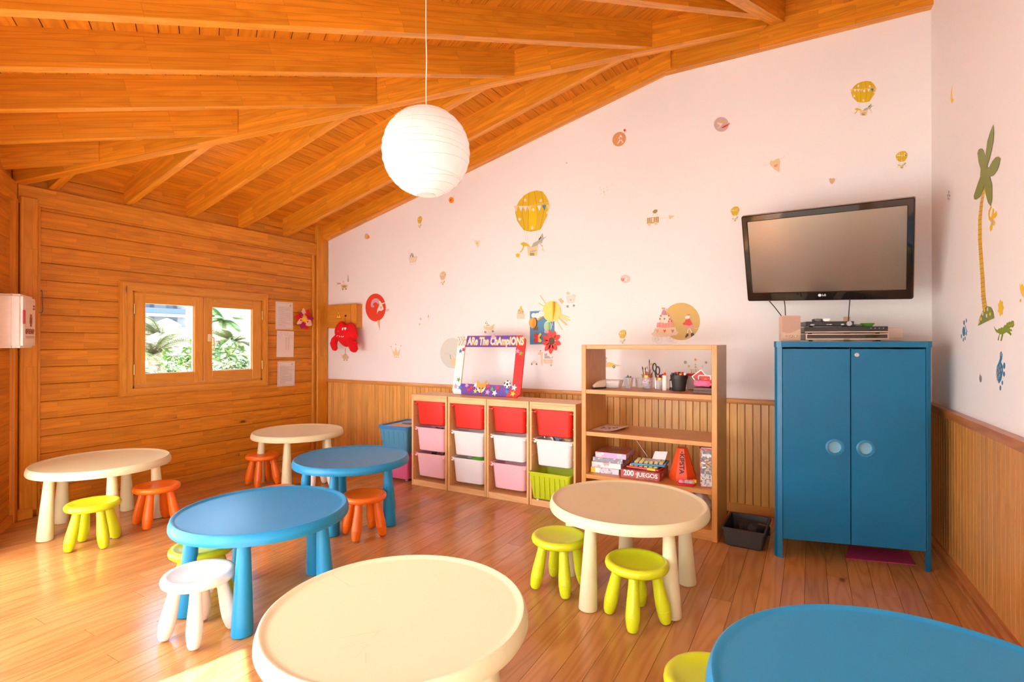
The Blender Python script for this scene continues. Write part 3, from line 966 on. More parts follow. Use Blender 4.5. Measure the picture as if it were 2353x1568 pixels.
def holed_door(x0, x1, z0, z1, hx, hz, hr, tilt):
    """Door panel with a round hole."""
    bm = bmesh.new()
    n = 40
    ang = [2 * math.pi * i / n for i in range(n)]
    def outer(a):
        dx, dz = math.cos(a), math.sin(a)
        ts = []
        if dx > 1e-9: ts.append((x1 - hx) / dx)
        if dx < -1e-9: ts.append((x0 - hx) / dx)
        if dz > 1e-9: ts.append((z1 - hz) / dz)
        if dz < -1e-9: ts.append((z0 - hz) / dz)
        t_ = min(ts)
        return hx + dx * t_, hz + dz * t_
    corners = sorted(math.atan2(zz - hz, xx - hx) % (2 * math.pi) for xx in (x0, x1) for zz in (z0, z1))
    ang = sorted(set(ang) | set(corners))
    for yy, rev in ((.001, False), (.018, True)):
        pass
    vi = {}
    for yy in (.001, .018):
        vi[yy] = ([bm.verts.new((hx + hr * math.cos(a), yy, hz + hr * math.sin(a))) for a in ang], [bm.verts.new((outer(a)[0], yy, outer(a)[1])) for a in ang])
    m_ = len(ang)
    for i in range(m_):
        j = (i + 1) % m_
        for yy in (.001, .018):
            I, O = vi[yy]
            bm.faces.new([I[i], I[j], O[j], O[i]])
        bm.faces.new([vi[.001][0][i], vi[.001][0][j], vi[.018][0][j], vi[.018][0][i]])
        bm.faces.new([vi[.001][1][i], vi[.001][1][j], vi[.018][1][j], vi[.018][1][i]])
    return mk('door', bm, WB, wr)
for x0, x1, hx, hz in ((.040, .4085, .327, .702), (.4145, .797, .491, .703)):
    dr = holed_door(x0, x1, .120, 1.300, hx, hz, .040, 0)
    mt = basis(Vector((1, 0, 0)), Vector((0, 0, 1)), Vector((0, -1, 0)), Vector((hx, .001, hz)))
    lathe('hole_ring', [(.040, -.017), (.040, .0), (.0505, .0), (.0515, .0015), (.050, .003), (.039, .003), (.0375, .0), (.0375, -.017)], plain('ring_blue', (.02, .20, .37), .3), dr, seg=48, mtx=mt, cap=False)
    lathe('hole_cup', [(.0375, -.014), (.036, -.016), (0, -.018)], plain('cup_blue', (.16, .42, .55), .12, coat=1.0), dr, seg=40, mtx=mt, cap=False)
mt = basis(Vector((1, 0, 0)), Vector((0, 0, 1)), Vector((0, -1, 0)), Vector((.445, .001, 1.265)))
lathe('lock', [(.0, .004), (.004, .004), (.0045, .003), (.0085, .0045), (.0125, .003), (.013, 0)], STEEL, wr, seg=24, mtx=mt, cap=False)

# ---- mat under the wardrobe
tag(slab('foam_mat', [(.214, 4.095, .001), (.538, 4.16, .001), (.545, 3.935, .001), (.184, 3.842, .001)], (0, 0, .004), plain('magenta_foam', (.46, .02, .08), .8, bump=.2), None), 'magenta foam sheet on the floor under the wardrobe', 'mat')

# ---- television on its bracket
TVM = Matrix.Translation((.065, 4.058, 1.924)) @ Matrix.Rotation(-.204, 4, 'Z') @ Matrix.Rotation(.378, 4, 'X') @ Matrix.Rotation(.042, 4, 'Y')
tv = thing('television', 'black flat screen television tilted down above the wardrobe', 'television')
tv.matrix_basis = TVM
GLOSSB = plain('piano_black', (.012, .010, .009), .06, coat=.5)
TW, TH = .98, .63
bm = bmesh.new()
ob = rrect(TW, TH, .012)
ib = rrect(TW - .075, TH - .108, .004)
def r3(p, y, oy=0): return [(a, y, b + oy) for a, b in p]
bm_loft(bm, [r3(ob, .03), r3(ob, .004), r3(rrect(TW - .012, TH - .012, .012), -.004), r3(rrect(TW - .064, TH - .096, .004), -.004, .008), r3(ib, .004, .008)], cap0=False, cap1=False)
mk('bezel', bm, GLOSSB, tv, auto=40)
bm = bmesh.new()
bm_loft(bm, [r3(rrect(TW + .004, TH + .004, .014), .032), r3(rrect(TW + .006, TH + .006, .014), .012), r3(rrect(TW + .002, TH + .002, .014), -.001), r3(rrect(TW - .004, TH - .004, .012), -.001)], cap0=False, cap1=False)
mk('edge_trim', bm, plain('smoke_edge', (.10, .05, .035), .1, coat=.5), tv, auto=40)
SCR = plain('screen', (.28, .24, .19), .2, .02, scale=3, metal=.7)
box('screen', -(TW - .072) / 2, (TW - .072) / 2, .003, .006, -(TH - .105) / 2 + .008, (TH - .105) / 2 + .008, SCR, tv)
box('back_cover', -TW / 2 + .01, TW / 2 - .01, .03, .075, -TH / 2 + .01, TH / 2 - .01, BLACK, tv, bev=.012)
LOGO = plain('logo_white', (.85, .85, .85), .4)
fm = lambda x, z: basis(Vector((1, 0, 0)), Vector((0, 0, 1)), Vector((0, -1, 0)), Vector((x, -.0045, z)))
lathe('logo_disc', [(0, .0008), (.010, .0008), (.010, 0)], LOGO, tv, seg=24, mtx=fm(-.020, -TH / 2 + .036))
lettering('logo_letters', 'LG', .019, LOGO, tv, fm(.006, -TH / 2 + .036), bold=.0006)
tube('arm', [(0, .07, -.02), (0, .20, .05), (.05, .35, .13)], .022, BLACK, tv)
pm = on_b(1960, 560)
box('wall_plate', -.10, .20, .345, .36, .02, .22, BLACK, tv)
for pts in ([(1802, 690), (1804, 705), (1805, 732)], [(1766, 690), (1780, 706), (1797, 728)], [(1953, 688), (1951, 712), (1949, 745)]):
    P = [on_plane(u, v, Vector((-.2473, .969, 0)), Vector((-.19, 3.655, 0)) + Vector((-.2473, .969, 0)) * .33) for u, v in pts]
    o = tube('cable', P, .0032, BLACK, tv)
    o.matrix_basis = TVM.inverted() @ o.matrix_basis

# ---- paper lantern lamp
LC_ = Vector((-1.69, 2.083, 2.303))
lamp = thing('pendant_lamp', 'round white paper lantern lamp hanging on a white cord from the rafters', 'lamp', LC_)
m, nt, b = nodes('lantern_paper')
q = NB(nt)
tc = q.n('ShaderNodeTexCoord')
ns = q.n('ShaderNodeTexNoise')
ns.inputs['Scale'].default_value = 25
q.l(tc.outputs['Object'], ns.inputs['Vector'])
df, tl = q.n('ShaderNodeBsdfDiffuse'), q.n('ShaderNodeBsdfTranslucent')
cc = q.mix(ns.outputs['Fac'], (.90, .88, .85), (.97, .96, .94))
q.l(cc, df.inputs['Color'])
q.l(cc, tl.inputs['Color'])
mx = q.n('ShaderNodeMixShader')
mx.inputs[0].default_value = .45
q.l(df.outputs[0], mx.inputs[1])
q.l(tl.outputs[0], mx.inputs[2])
q.l(mx.outputs[0], nt.nodes['Material Output'].inputs[0])
PAPER = m
rl = random.Random(5)
bm = bmesh.new()
NR, NS = 15, 60
Rl = .222
prof = []
lat = [-78, -68, -55, -44, -33, -22, -11, 0, 11, 22, 33, 44, 55, 66, 79]
for i in range(len(lat) - 1):
    for f in (0, .5):
        la = R(lat[i] + (lat[i + 1] - lat[i]) * f)
        s_ = .985 if f else 1.0
        prof.append((Rl * s_ * math.cos(la), Rl * s_ * math.sin(la)))
prof.append((Rl * math.cos(R(79)), Rl * math.sin(R(79))))
bm_lathe(bm, prof, NS, cap=False)
for v in bm.verts:
    a = math.atan2(v.co.y, v.co.x)
    k = 1 + .006 * math.sin(6 * a + v.co.z * 9)
    v.co.x *= k
    v.co.y *= k
mk('shade', bm, PAPER, lamp, auto=25)
WIRE = plain('lantern_wire', (.62, .52, .38), .6)
for i in range(1, len(lat) - 1):
    la = R(lat[i])
    tz, tx = rl.uniform(-.10, .10), rl.uniform(-.08, .08)
    P = []
    for j in range(48):
        a = 2 * math.pi * j / 48
        r_ = Rl * 1.001
        z_ = Rl * math.sin(la) + r_ * math.cos(la) * (tz * math.cos(a) + tx * math.sin(a))
        z_ = max(min(z_, Rl * .98), -Rl * .98)
        rr = math.sqrt(max(r_ * r_ - z_ * z_, 1e-4))
        P.append((rr * math.cos(a), rr * math.sin(a), z_))
    tube('rib_wire', P, .0007, WIRE, lamp, seg=4, closed=True)
for k in range(4):
    a = R(20 + 90 * k)
    P = [(Rl * 1.001 * math.cos(t_) * math.cos(a), Rl * 1.001 * math.cos(t_) * math.sin(a), Rl * 1.001 * math.sin(t_)) for t_ in [R(-78 + 156 * i / 24) for i in range(25)]]
    tube('seam', P, .0006, plain('lantern_seam', (.80, .78, .74), .7), lamp, seg=4)
def ringp(r, z, n=40): return [(r * math.cos(2 * math.pi * i / n), r * math.sin(2 * math.pi * i / n), z) for i in range(n)]
tube('top_ring', ringp(.045, .217), .0016, WIRE, lamp, seg=6, closed=True)
tube('bottom_ring', ringp(.046, -.217), .0016, WIRE, lamp, seg=6, closed=True)
cord_top = zr((LC_ - P0).dot(ND)) + RAFT - LC_.z
tube('cord', [(0, 0, .10), (0, 0, .22), (-.002, .001, .34), (.004, -.002, .46), (-.001, .0, .58), (-.003, .001, .70), (0, 0, cord_top)], .0032, plain('cord_white', (.82, .78, .72), .5), lamp)
m, nt, b = nodes('bulb_glow')
b.inputs['Emission Color'].default_value = (1, .98, .96, 1)
b.inputs['Emission Strength'].default_value = 3.4
lathe('bulb', [(0, -.06), (.022, -.052), (.032, -.03), (.030, -.005), (.016, .03), (.014, .05), (0, .05)], m, lamp, (0, 0, .03), seg=20)
lathe('bulb_holder', [(.018, .08), (.018, .125), (.006, .13), (0, .13)], WHITE_P, lamp, seg=16)
tube('lantern_hook', [(-.045, 0, .217), (0, 0, .150), (.045, 0, .217)], .0012, WIRE, lamp, seg=5)
# ================================================================== SMALLER THINGS
def colr(name, c, rough=.55, **k): return plain(name, c, rough, .03, **k)
RED = colr('red_card', (.78, .02, .018))
WHITE = colr('white_card', (.88, .84, .79))
PURPLE = colr('purple_card', (.13, .055, .36))
YEL = colr('yellow_card', (.90, .62, .05))
ORG = colr('orange_card', (.88, .33, .03))
GRN = colr('green_card', (.10, .38, .10))
BLU = colr('blue_card', (.03, .24, .50))
PNK = colr('pink_card', (.80, .36, .52))
BRN = colr('brown_card', (.17, .08, .03))
GRY = colr('grey_card', (.42, .42, .42))
INK = colr('black_ink', (.02, .02, .02))
def bm_flat(bm, poly, z, mi, h=.0006):
    a = [bm.verts.new((x, y, z)) for x, y in poly]
    b = [bm.verts.new((x, y, z + h)) for x, y in poly]
    n = len(poly)
    for f in [bm.faces.new(b)] + [bm.faces.new([a[i], a[(i + 1) % n], b[(i + 1) % n], b[i]]) for i in range(n)]:
        f.material_index = mi
def star(cx, cy, r, rot=0.0, k=.45, n=5):
    return [(cx + (r if i % 2 == 0 else r * k) * math.sin(rot + math.pi * i / n), cy + (r if i % 2 == 0 else r * k) * math.cos(rot + math.pi * i / n)) for i in range(2 * n)]
def ell(cx, cy, rx, ry, rot=0.0, n=28):
    c, s_ = math.cos(rot), math.sin(rot)
    return [(cx + rx * math.cos(2 * math.pi * i / n) * c - ry * math.sin(2 * math.pi * i / n) * s_, cy + rx * math.cos(2 * math.pi * i / n) * s_ + ry * math.sin(2 * math.pi * i / n) * c) for i in range(n)]

# ---- first aid box on the side wall
fa = thing('first_aid_box', 'white plastic first aid box on the side wall by the corner post', 'first aid box')
fa.matrix_basis = FACE_D(dpos(.275, 0, 1.49))
FAW = plain('aid_white', (.88, .82, .74), .4)
bm = bmesh.new()
bm_box(bm, -.165, .165, -.188, .188, 0, .15)
bmesh.ops.bevel(bm, geom=bm.edges[:], offset=.016, segments=3, affect='EDGES')
mk('body', bm, FAW, fa, auto=40)
box('lid_seam', -.1665, .1665, -.1895, .1895, .092, .0935, plain('aid_seam', (.62, .52, .44), .6), fa)
box('front_panel', -.105, .145, -.155, .155, .150, .152, FAW, fa, bev=.001)
box('latch', -.164, -.128, -.02, .078, .1515, .160, plain('aid_red', (.55, .01, .04), .35), fa, bev=.004, seg=2)
BRNI = plain('aid_brown', (.28, .05, .01), .5)
bm = bmesh.new()
for k in range(4):
    a = math.pi / 2 * k
    rot = lambda x, y: (x * math.cos(a) - y * math.sin(a) + .032, x * math.sin(a) + y * math.cos(a) + .01)
    bm_flat(bm, [rot(-.010, .008), rot(.010, .008), rot(.030 if k % 2 else .026, .048 if k % 2 == 0 else .036), rot(0, .040 if k % 2 == 0 else .031), rot(-.030 if k % 2 else -.026, .048 if k % 2 == 0 else .036)], .152, 0)
bm_flat(bm, [(.02, -.002), (.044, -.002), (.044, .022), (.02, .022)], .152, 0)
mk('cross_print', bm, BRNI, fa)
lettering('brand_letters', 'FREMAP', .052, BRNI, fa, Matrix.Translation((.028, -.072, .1525)), bold=.0012, sx=.95)
tube('brand_mark', [(-.086 + x, -.072 + y, .153) for x, y in ell(0, 0, .012, .017, 0, 14)], .003, BRNI, fa, seg=5, closed=True)
bm = bmesh.new()
bm_flat(bm, [(-.09, -.108), (.125, -.108), (.125, -.105), (-.09, -.105)], .152, 0)
bm_flat(bm, [(-.09, -.118), (.125, -.118), (.125, -.115), (-.09, -.115)], .152, 0)
for i in range(2):
    bm_flat(bm, [(.085, .09 + i * .02), (.13, .09 + i * .02), (.13, .104 + i * .02), (.085, .104 + i * .02)], .152, 0)
mk('small_print', bm, BRNI, fa)

# ---- hook on the plank wall
hk = on_a(94, 668, XA + .001)
tag(tube('hook', [hk + Vector((.0, 0, .0)), hk + Vector((.018, 0, 0)), hk + Vector((.018, .002, -.02)), hk + Vector((.018, .006, -.16)), hk + Vector((.018, -.004, -.178)), hk + Vector((.022, -.018, -.172))], .003, plain('hook_metal', (.20, .16, .10), .4, metal=.8)), 'thin metal hook hanging on the plank wall by the corner post', 'hook')

# ---- three notices on the plank wall
NOTE = colr('notice_paper', (.80, .68, .60))
PRINT = colr('notice_print', (.44, .36, .34))
for i, (u0, v0, u1, v1, lab) in enumerate(((633, 696, 673, 757, 'printed notice sheet beside the paper flower, topmost of three'), (635, 761, 674, 821, 'sketch plan sheet between two printed notices on the plank wall'), (636, 830, 676, 889, 'printed notice sheet with curled edge, lowest of three on the plank wall'))):
    a, b = on_a(u0, v1, XA + .002), on_a(u1, v0, XA + .002)
    w, h = b.y - a.y, b.z - a.z
    t = thing('notice', lab, 'notice', group='notices on the plank wall')
    t.matrix_basis = FACE_A(a) @ Matrix.Rotation((.0, -.02, -.015)[i], 4, 'Z')
    bm = bmesh.new()
    n = 8
    rows = [[bm.verts.new((w * x / n, h * y / n, .001 + (.006 * (abs(x / n - .5) * 2) ** 3 if i == 2 else .002 * (x / n) ** 2))) for x in range(n + 1)] for y in range(n + 1)]
    for y in range(n):
        for x in range(n): bm.faces.new([rows[y][x], rows[y][x + 1], rows[y + 1][x + 1], rows[y + 1][x]])
    mk('sheet', bm, NOTE, t, smooth=True)
    bm = bmesh.new()
    rr = random.Random(i)
    zt = .0075 if i == 2 else .0035
    if i == 1:
        for k in range(9):
            yy = h * (.28 + .055 * k)
            for xx in (.50, .66):
                bm_flat(bm, [(w * xx, yy), (w * (xx + .07), yy), (w * (xx + .07), yy + .006), (w * xx, yy + .006)], zt, 0, .0003)
        for k in range(14):
            xx, yy = w * rr.uniform(.05, .9), h * rr.uniform(.75, .95)
            bm_flat(bm, [(xx, yy), (xx + w * .06, yy), (xx + w * .06, yy + .003), (xx, yy + .003)], zt, 0, .0003)
        bm_flat(bm, [(w * .6, h * .3), (w * .606, h * .3), (w * .606, h * .95), (w * .6, h * .95)], zt, 0, .0003)
    else:
        for k in range(22):
            yy = h * (.10 + .034 * k)
            x1 = rr.choice((.45, .85, .88, .6, .88))
            bm_flat(bm, [(w * .14, yy), (w * x1, yy), (w * x1, yy + .0026), (w * .14, yy + .0026)], zt, 0, .0003)
        for q_ in ([(.05, .04), (.95, .04), (.95, .05), (.05, .05)], [(.05, .95), (.95, .95), (.95, .96), (.05, .96)], [(.05, .04), (.06, .04), (.06, .96), (.05, .96)], [(.94, .04), (.95, .04), (.95, .96), (.94, .96)]):
            bm_flat(bm, [(w * x, h * y) for x, y in q_], zt, 0, .0003)
        bm_flat(bm, ell(w * .84, h * .88, w * .04, h * .04), zt, 1, .0003)
    mk('print', bm, [PRINT, colr('notice_emblem', (.62, .40, .12))], t)

# ---- fabric flower pinned by the notices
fc = on_a(697, 733, XA + .03)
t = thing('flower_decoration', 'red, magenta and pink felt flower pinned beside the notices', 'flower decoration')
t.matrix_basis = FACE_A(fc)
MAG, PALEP = colr('magenta_felt', (.42, .005, .10), .8), colr('pale_pink_felt', (.86, .56, .46), .8)
REDF = colr('red_felt', (.70, .005, .012), .8)
for k, (ang, L, wd, mt) in enumerate(((170, .135, .045, REDF), (135, .10, .04, MAG), (100, .13, .035, PALEP), (62, .13, .045, REDF), (5, .13, .034, MAG), (-38, .125, .05, PALEP), (-75, .135, .048, REDF), (-112, .13, .05, MAG), (-150, .13, .03, PALEP))):
    bm = bmesh.new()
    n = 14
    zz = .002 + .0025 * (k % 3)
    mid = [bm.verts.new((L * i / n, 0, zz + .02 * math.sin(math.pi * i / n * .5) + .004)) for i in range(n + 1)]
    up = [bm.verts.new((L * i / n, wd * math.sin(math.pi * min(1, (i / n) ** .75)) ** .7, zz + .02 * math.sin(math.pi * i / n * .5))) for i in range(n + 1)]
    dn = [bm.verts.new((L * i / n, -wd * math.sin(math.pi * min(1, (i / n) ** .75)) ** .7, zz + .02 * math.sin(math.pi * i / n * .5))) for i in range(n + 1)]
    for i in range(n):
        bm.faces.new([mid[i], mid[i + 1], up[i + 1], up[i]])
        bm.faces.new([dn[i], dn[i + 1], mid[i + 1], mid[i]])
    bmesh.ops.remove_doubles(bm, verts=bm.verts, dist=1e-5)
    mk('petal', bm, mt, t, Matrix.Rotation(R(ang), 4, 'Z'), smooth=True)
bm = bmesh.new()
bm_flat(bm, star(0, 0, .045, .2, .62, 11), .018, 0, .008)
mk('centre', bm, colr('yellow_felt', (.88, .55, .01), .8), t)
bm = bmesh.new()
rr = random.Random(2)
for k in range(9):
    a = k * .7
    bm_flat(bm, star(.055 * math.cos(a), .055 * math.sin(a), .014, a, .5, 4), .022, 0, .003)
mk('stamens', bm, REDF, t)
tube('pin', [(0, 0, -.03), (0, 0, .012)], .003, STEEL, t)

# ---- wooden meter box with warning sign
p0, p1 = on_b(752, 755, 4.395), on_b(819, 698, 4.395)
eb = thing('meter_box', 'small wooden meter box with a yellow voltage warning triangle', 'meter box', (p0.x, YB, p0.z))
w, h = p1.x - p0.x, p1.z - p0.z
box('body', 0, w, -.078, -.001, 0, h, W_TRIM, eb)
box('door', 0, w * .80, -.092, -.079, .004, h - .004, W_TRIM, eb, bev=.002)
box('frame_edge', w * .815, w, -.092, -.079, 0, h, W_TRIM, eb, bev=.002)
lathe('knob', [(.0, .018), (.010, .016), (.012, .010), (.007, .004), (.007, 0)], BLACK, eb, seg=16, mtx=FACE_B((w * .66, -.092, h * .51)))
bm = bmesh.new()
tx, tz = w * .40, h * .40
S3 = .085
bm_flat(bm, [(tx - S3 * .58, tz), (tx + S3 * .58, tz), (tx, tz + S3 * 1.18)], 0, 1)
bm_flat(bm, [(tx - S3 * .50, tz + .005), (tx + S3 * .50, tz + .005), (tx, tz + S3 * 1.08)], .0006, 0)
bm_flat(bm, [(tx + .006, tz + S3 * .82), (tx - .012, tz + S3 * .46), (tx + .002, tz + S3 * .48), (tx - .006, tz + S3 * .16), (tx + .013, tz + S3 * .58), (tx, tz + S3 * .56)], .0012, 1)
mk('warning_sign', bm, [colr('sign_yellow', (.92, .45, .005)), INK], eb, FACE_B((0, -.0922, 0)))

# ---- red heart plush hanging from the knob
hp = on_b(795, 770, 4.335)
pl_ = thing('plush_toy', 'red plush heart with long arms hanging from the meter box knob', 'plush toy', hp)
PLUSH = plain('red_plush', (.70, .001, .006), .95, .10, scale=160, bump=.6)
bm = bmesh.new()
bmesh.ops.create_uvsphere(bm, u_segments=40, v_segments=26, radius=1)
for v in bm.verts:
    x, y, z = v.co
    zz = z
    wx = .178 * (1.0 - .34 * max(0, -zz) ** 1.5)
    dip = .045 * math.exp(-(x / .28) ** 2) * max(0, zz)
    lob = .012 * math.exp(-((abs(x) - .55) / .3) ** 2) * max(0, zz)
    v.co = Vector((x * wx, y * .060, zz * .150 - dip + lob + .012 - .02 * x))
mk('body', bm, PLUSH, pl_, smooth=True)
tube('arm', [(-.12, -.02, -.015), (-.155, -.03, -.06), (-.172, -.03, -.10), (-.160, -.03, -.145), (-.145, -.03, -.168), (-.14, -.03, -.182)], [.03, .040, .042, .036, .030, .012], PLUSH, pl_, seg=16)
tube('arm', [(.08, -.02, -.03), (.115, -.03, -.085), (.150, -.03, -.14), (.168, -.03, -.175), (.17, -.03, -.20)], [.035, .046, .050, .046, .018], PLUSH, pl_, seg=16)
tube('thumb', [(.13, -.03, -.10), (.165, -.03, -.102), (.195, -.03, -.094), (.206, -.03, -.092)], [.03, .028, .024, .010], PLUSH, pl_, seg=14)
WHF = colr('white_felt', (.88, .80, .74), .8)
def heart2(cx, cz, s_):
    return [(cx + s_ * .062 * 16 * math.sin(t_) ** 3 / 1, cz + s_ * .062 * (13 * math.cos(t_) - 5 * math.cos(2 * t_) - 2 * math.cos(3 * t_) - math.cos(4 * t_))) for t_ in [2 * math.pi * i / 30 for i in range(30)]]
bm = bmesh.new()
bm_flat(bm, heart2(.047, .072, .018), 0, 0, .004)
bm_flat(bm, ell(.006, .068, .009, .016, -.3), 0, 0, .004)
mk('eyes', bm, WHF, pl_, FACE_B((0, -.054, 0)))
for pts in ([(-.10, -.015), (-.085, -.012), (-.075, -.004)], [(-.05, -.005), (-.042, -.02), (-.03, -.024)], [(-.015, -.014), (0, -.026), (.012, -.026), (.02, -.016)], [(.02, -.012), (.022, -.024)], [(-.072, .04), (-.06, .046)]):
    tube('smile_stitch', [(x, -.0605 + .02 * abs(x / .158) ** 2, z) for x, z in pts], .003, WHF, pl_, seg=6)
kn = Vector((eb.location.x + (on_b(819, 698, 4.395).x - p0.x) * .66, YB - .104, eb.location.z + h * .51))
tube('loop', [kn - hp + Vector((-.004, 0, .004)), kn - hp + Vector((-.002, -.006, -.03)), Vector((.0, -.01, .10))], .0025, PLUSH, pl_, seg=6)

# ---- photo booth frame on the cabinets
pf = thing('photo_frame', 'card selfie frame lettered WE ARE THE CHAMPIONS standing on the bin cabinets', 'photo frame')
FM = basis(Vector((1, 0, 0)), Vector((0, .198, .980)), Vector((0, -.980, .198)), Vector((-2.962, 4.052, CH + .001)))
pf.matrix_basis = FM
FWd, FHt, TK = .738, .560, .018
iL, iR, iT, iB = .088, FWd - .088, FHt - .105, .100
ch = .035
for nm, poly, mt in (('left_side', [(0, ch), (ch * .6, 0), (iL + .02, 0), (iL, iB), (iL, iT), (iL + .015, FHt), (ch, FHt), (0, FHt - ch)], WHITE),
                     ('right_side', [(FWd - iL - .06, 0), (FWd - ch, 0), (FWd, ch), (FWd, FHt - ch), (FWd - ch, FHt), (iR - .01, FHt), (iR, iT), (iR, iB)], RED),
                     ('top_side', [(iL, iT), (iR, iT), (iR - .01, FHt), (iL + .015, FHt)], PURPLE),
                     ('bottom_side', [(iL + .02, 0), (FWd - iL - .06, 0), (iR, iB), (iL, iB)], PURPLE)):
    prism(nm, poly, TK, mt, pf)
stars = [(.045, .47 - .06, .022, BLU), (.078, .485 - .06, .022, RED), (.06, .135, .024, GRN), (.035, .07, .026, PNK), (.088, .062, .026, BLU), (.163, .085, .026, PNK), (.19, .045, .024, RED), (.22, .068, .026, RED), (.262, .09, .028, WHITE), (.265, .035, .026, YEL),
         (.40, .085, .027, RED), (.445, .062, .025, GRN), (.505, .078, .027, RED), (.40, .032, .029, PNK), (.475, .027, .031, WHITE), (.603, .045, .026, BLU), (.672, .085, .032, WHITE), (.665, .03, .030, YEL), (.672, .415, .026, colr('lilac_card', (.55, .30, .62))), (.708, .395, .026, colr('moss_card', (.25, .35, .02))), (.395, .552, .03, PNK)]
for k, (x, y, r_, mt) in enumerate(stars):
    prism('star', star(0, 0, r_, .2 * (k % 3)), .004, mt, pf, Matrix.Translation((x, y, TK + .0005)))
# fox face
bm = bmesh.new()
fx, fy = .325, .012
bm_flat(bm, [(fx, fy - .005), (fx + .035, fy + .03), (fx + .052, fy + .07), (fx + .048, fy + .125), (fx + .02, fy + .098), (fx - .02, fy + .098), (fx - .052, fy + .125), (fx - .052, fy + .07), (fx - .035, fy + .03)], 0, 0, .004)
bm_flat(bm, [(fx - .006, fy + .012), (fx - .012, fy + .035), (fx - .052, fy + .068), (fx - .035, fy + .03)], .004, 1)
bm_flat(bm, [(fx + .006, fy + .012), (fx + .035, fy + .03), (fx + .052, fy + .068), (fx + .012, fy + .035)], .004, 1)
bm_flat(bm, ell(fx, fy + .004, .008, .007), .0046, 2)
bm_flat(bm, ell(fx - .016, fy + .052, .011, .005, -.5), .004, 2)
bm_flat(bm, ell(fx + .016, fy + .052, .011, .005, .5), .004, 2)
mk('fox_face', bm, [ORG, WHITE, INK], pf, Matrix.Translation((0, 0, TK + .001)))
# football
bm = bmesh.new()
bx_, by_, br_ = .600, .112, .036
bm_flat(bm, ell(bx_, by_, br_, br_), 0, 0, .004)
bm_flat(bm, [(bx_ + .012 * math.sin(2 * math.pi * i / 5), by_ + .012 * math.cos(2 * math.pi * i / 5)) for i in range(5)], .004, 1)
for i in range(5):
    a = 2 * math.pi * i / 5
    bm_flat(bm, [(bx_ + r_ * math.sin(a + o_), by_ + r_ * math.cos(a + o_)) for r_, o_ in ((.022, 0), (.028, .35), (.0355, .3), (.0355, -.3), (.028, -.35))], .004, 1)
mk('football', bm, [WHITE, INK], pf, Matrix.Translation((0, 0, TK + .001)))
for bold, mt, dz in ((.0085, colr('gold_outline', (.74, .30, .02)), .001), (.0018, WHITE, .003)):
    lettering('letters', 'We ARe The ChAmpIONS', .098, mt, pf, Matrix.Translation((FWd / 2 - .006, FHt - .056, TK + dz)), depth=.0012, bold=bold, sx=.665)

# ---- blue craft poster, paper sun and paper flower on the white wall
a, b = on_b(1218, 792), on_b(1274, 713)
po = thing('craft_poster', 'blue card poster with paper clouds, balloons and a butterfly on the white wall', 'poster')
po.matrix_basis = FACE_B((a.x, YB - .002, a.z))
w, h = b.x - a.x, b.z - a.z
prism('card', [(0, 0), (w, .004), (w, h), (0, h - .003)], .0012, colr('poster_blue', (.085, .27, .45)), po)
def fold_paper(name, poly_l, poly_r, ml, mr, parent, x, y, lift=.012):
    """A folded paper shape: two halves rising from the fold."""
    bm = bmesh.new()
    for poly, mi in ((poly_l, 0), (poly_r, 1)):
        vs_ = [bm.verts.new((px, py, .002 + lift * min(1, abs(px) / .02) * (1 if abs(px) > 1e-6 else 0))) for px, py in poly]
        f = bm.faces.new(vs_)
        f.material_index = mi
    return mk(name, bm, [ml, mr], parent, Matrix.Translation((x, y, .001)))
def half(rx, ry, s_, tail=0.0, n=12):
    return [(s_ * rx * math.sin(math.pi * i / n), -ry * math.cos(math.pi * i / n) * (1 + (tail if i < n / 2 else 0))) for i in range(n + 1)]
OR2 = colr('paper_orange', (.88, .42, .06))
GR2 = colr('paper_green', (.42, .74, .36))
fold_paper('orange_balloon', half(.042, .046, -1, .2), half(.040, .046, 1, .2), OR2, colr('paper_orange2', (.80, .30, .02)), po, w * .145, h * .655)
prism('balloon_basket', [(-.024, -.016), (.022, -.020), (.024, .016), (-.022, .018)], .004, BRN, po, Matrix.Translation((w * .245, h * .475, .0014)))
prism('balloon_back', ell(0, 0, .041, .052), .0008, colr('paper_ice', (.55, .78, .86)), po, Matrix.Translation((w * .74, h * .53, .0013)))
fold_paper('green_balloon', half(.030, .042, -1), half(.028, .042, 1), GR2, colr('paper_green2', (.30, .60, .25)), po, w * .745, h * .53)
prism('balloon_basket', [(-.022, -.014), (.024, -.012), (.022, .014), (-.024, .012)], .003, PNK, po, Matrix.Translation((w * .69, h * .375, .0014)))
cl = []
for cx, cy, r_ in ((.03, .0, .022), (.07, -.004, .026), (.115, .012, .028)):
    cl.append((cx, cy, r_))
bm = bmesh.new()
for k, (cx, cy, r_) in enumerate(cl):
    bm_flat(bm, ell(cx, cy, r_ * 1.15, r_), .0012 + .002 * k, 0, .002)
mk('cloud', bm, WHITE, po, Matrix.Translation((w * .0 + .012, h * .865, .001)))
fold_paper('butterfly', [(0, -.04), (-.03, -.048), (-.042, -.02), (-.02, .0), (-.044, .03), (-.02, .048), (0, .02)], [(0, -.04), (.03, -.045), (.048, -.028), (.02, .0), (.044, .03), (.03, .05), (0, .02)], RED, colr('paper_yellow', (.92, .72, .12)), po, w * .34, h * .20)
sc_ = on_b(1267, 716, YB - .012)
sn = thing('paper_sun', 'yellow paper sun with paper strip rays over the corner of the blue poster', 'paper sun')
sn.matrix_basis = FACE_B((sc_.x, YB - .006, sc_.z))
YS = colr('paper_sun_yellow', (.92, .72, .16))
prism('disc', ell(0, 0, .093, .097, 0, 40), .0012, YS, sn, Matrix.Translation((0, 0, .002)))
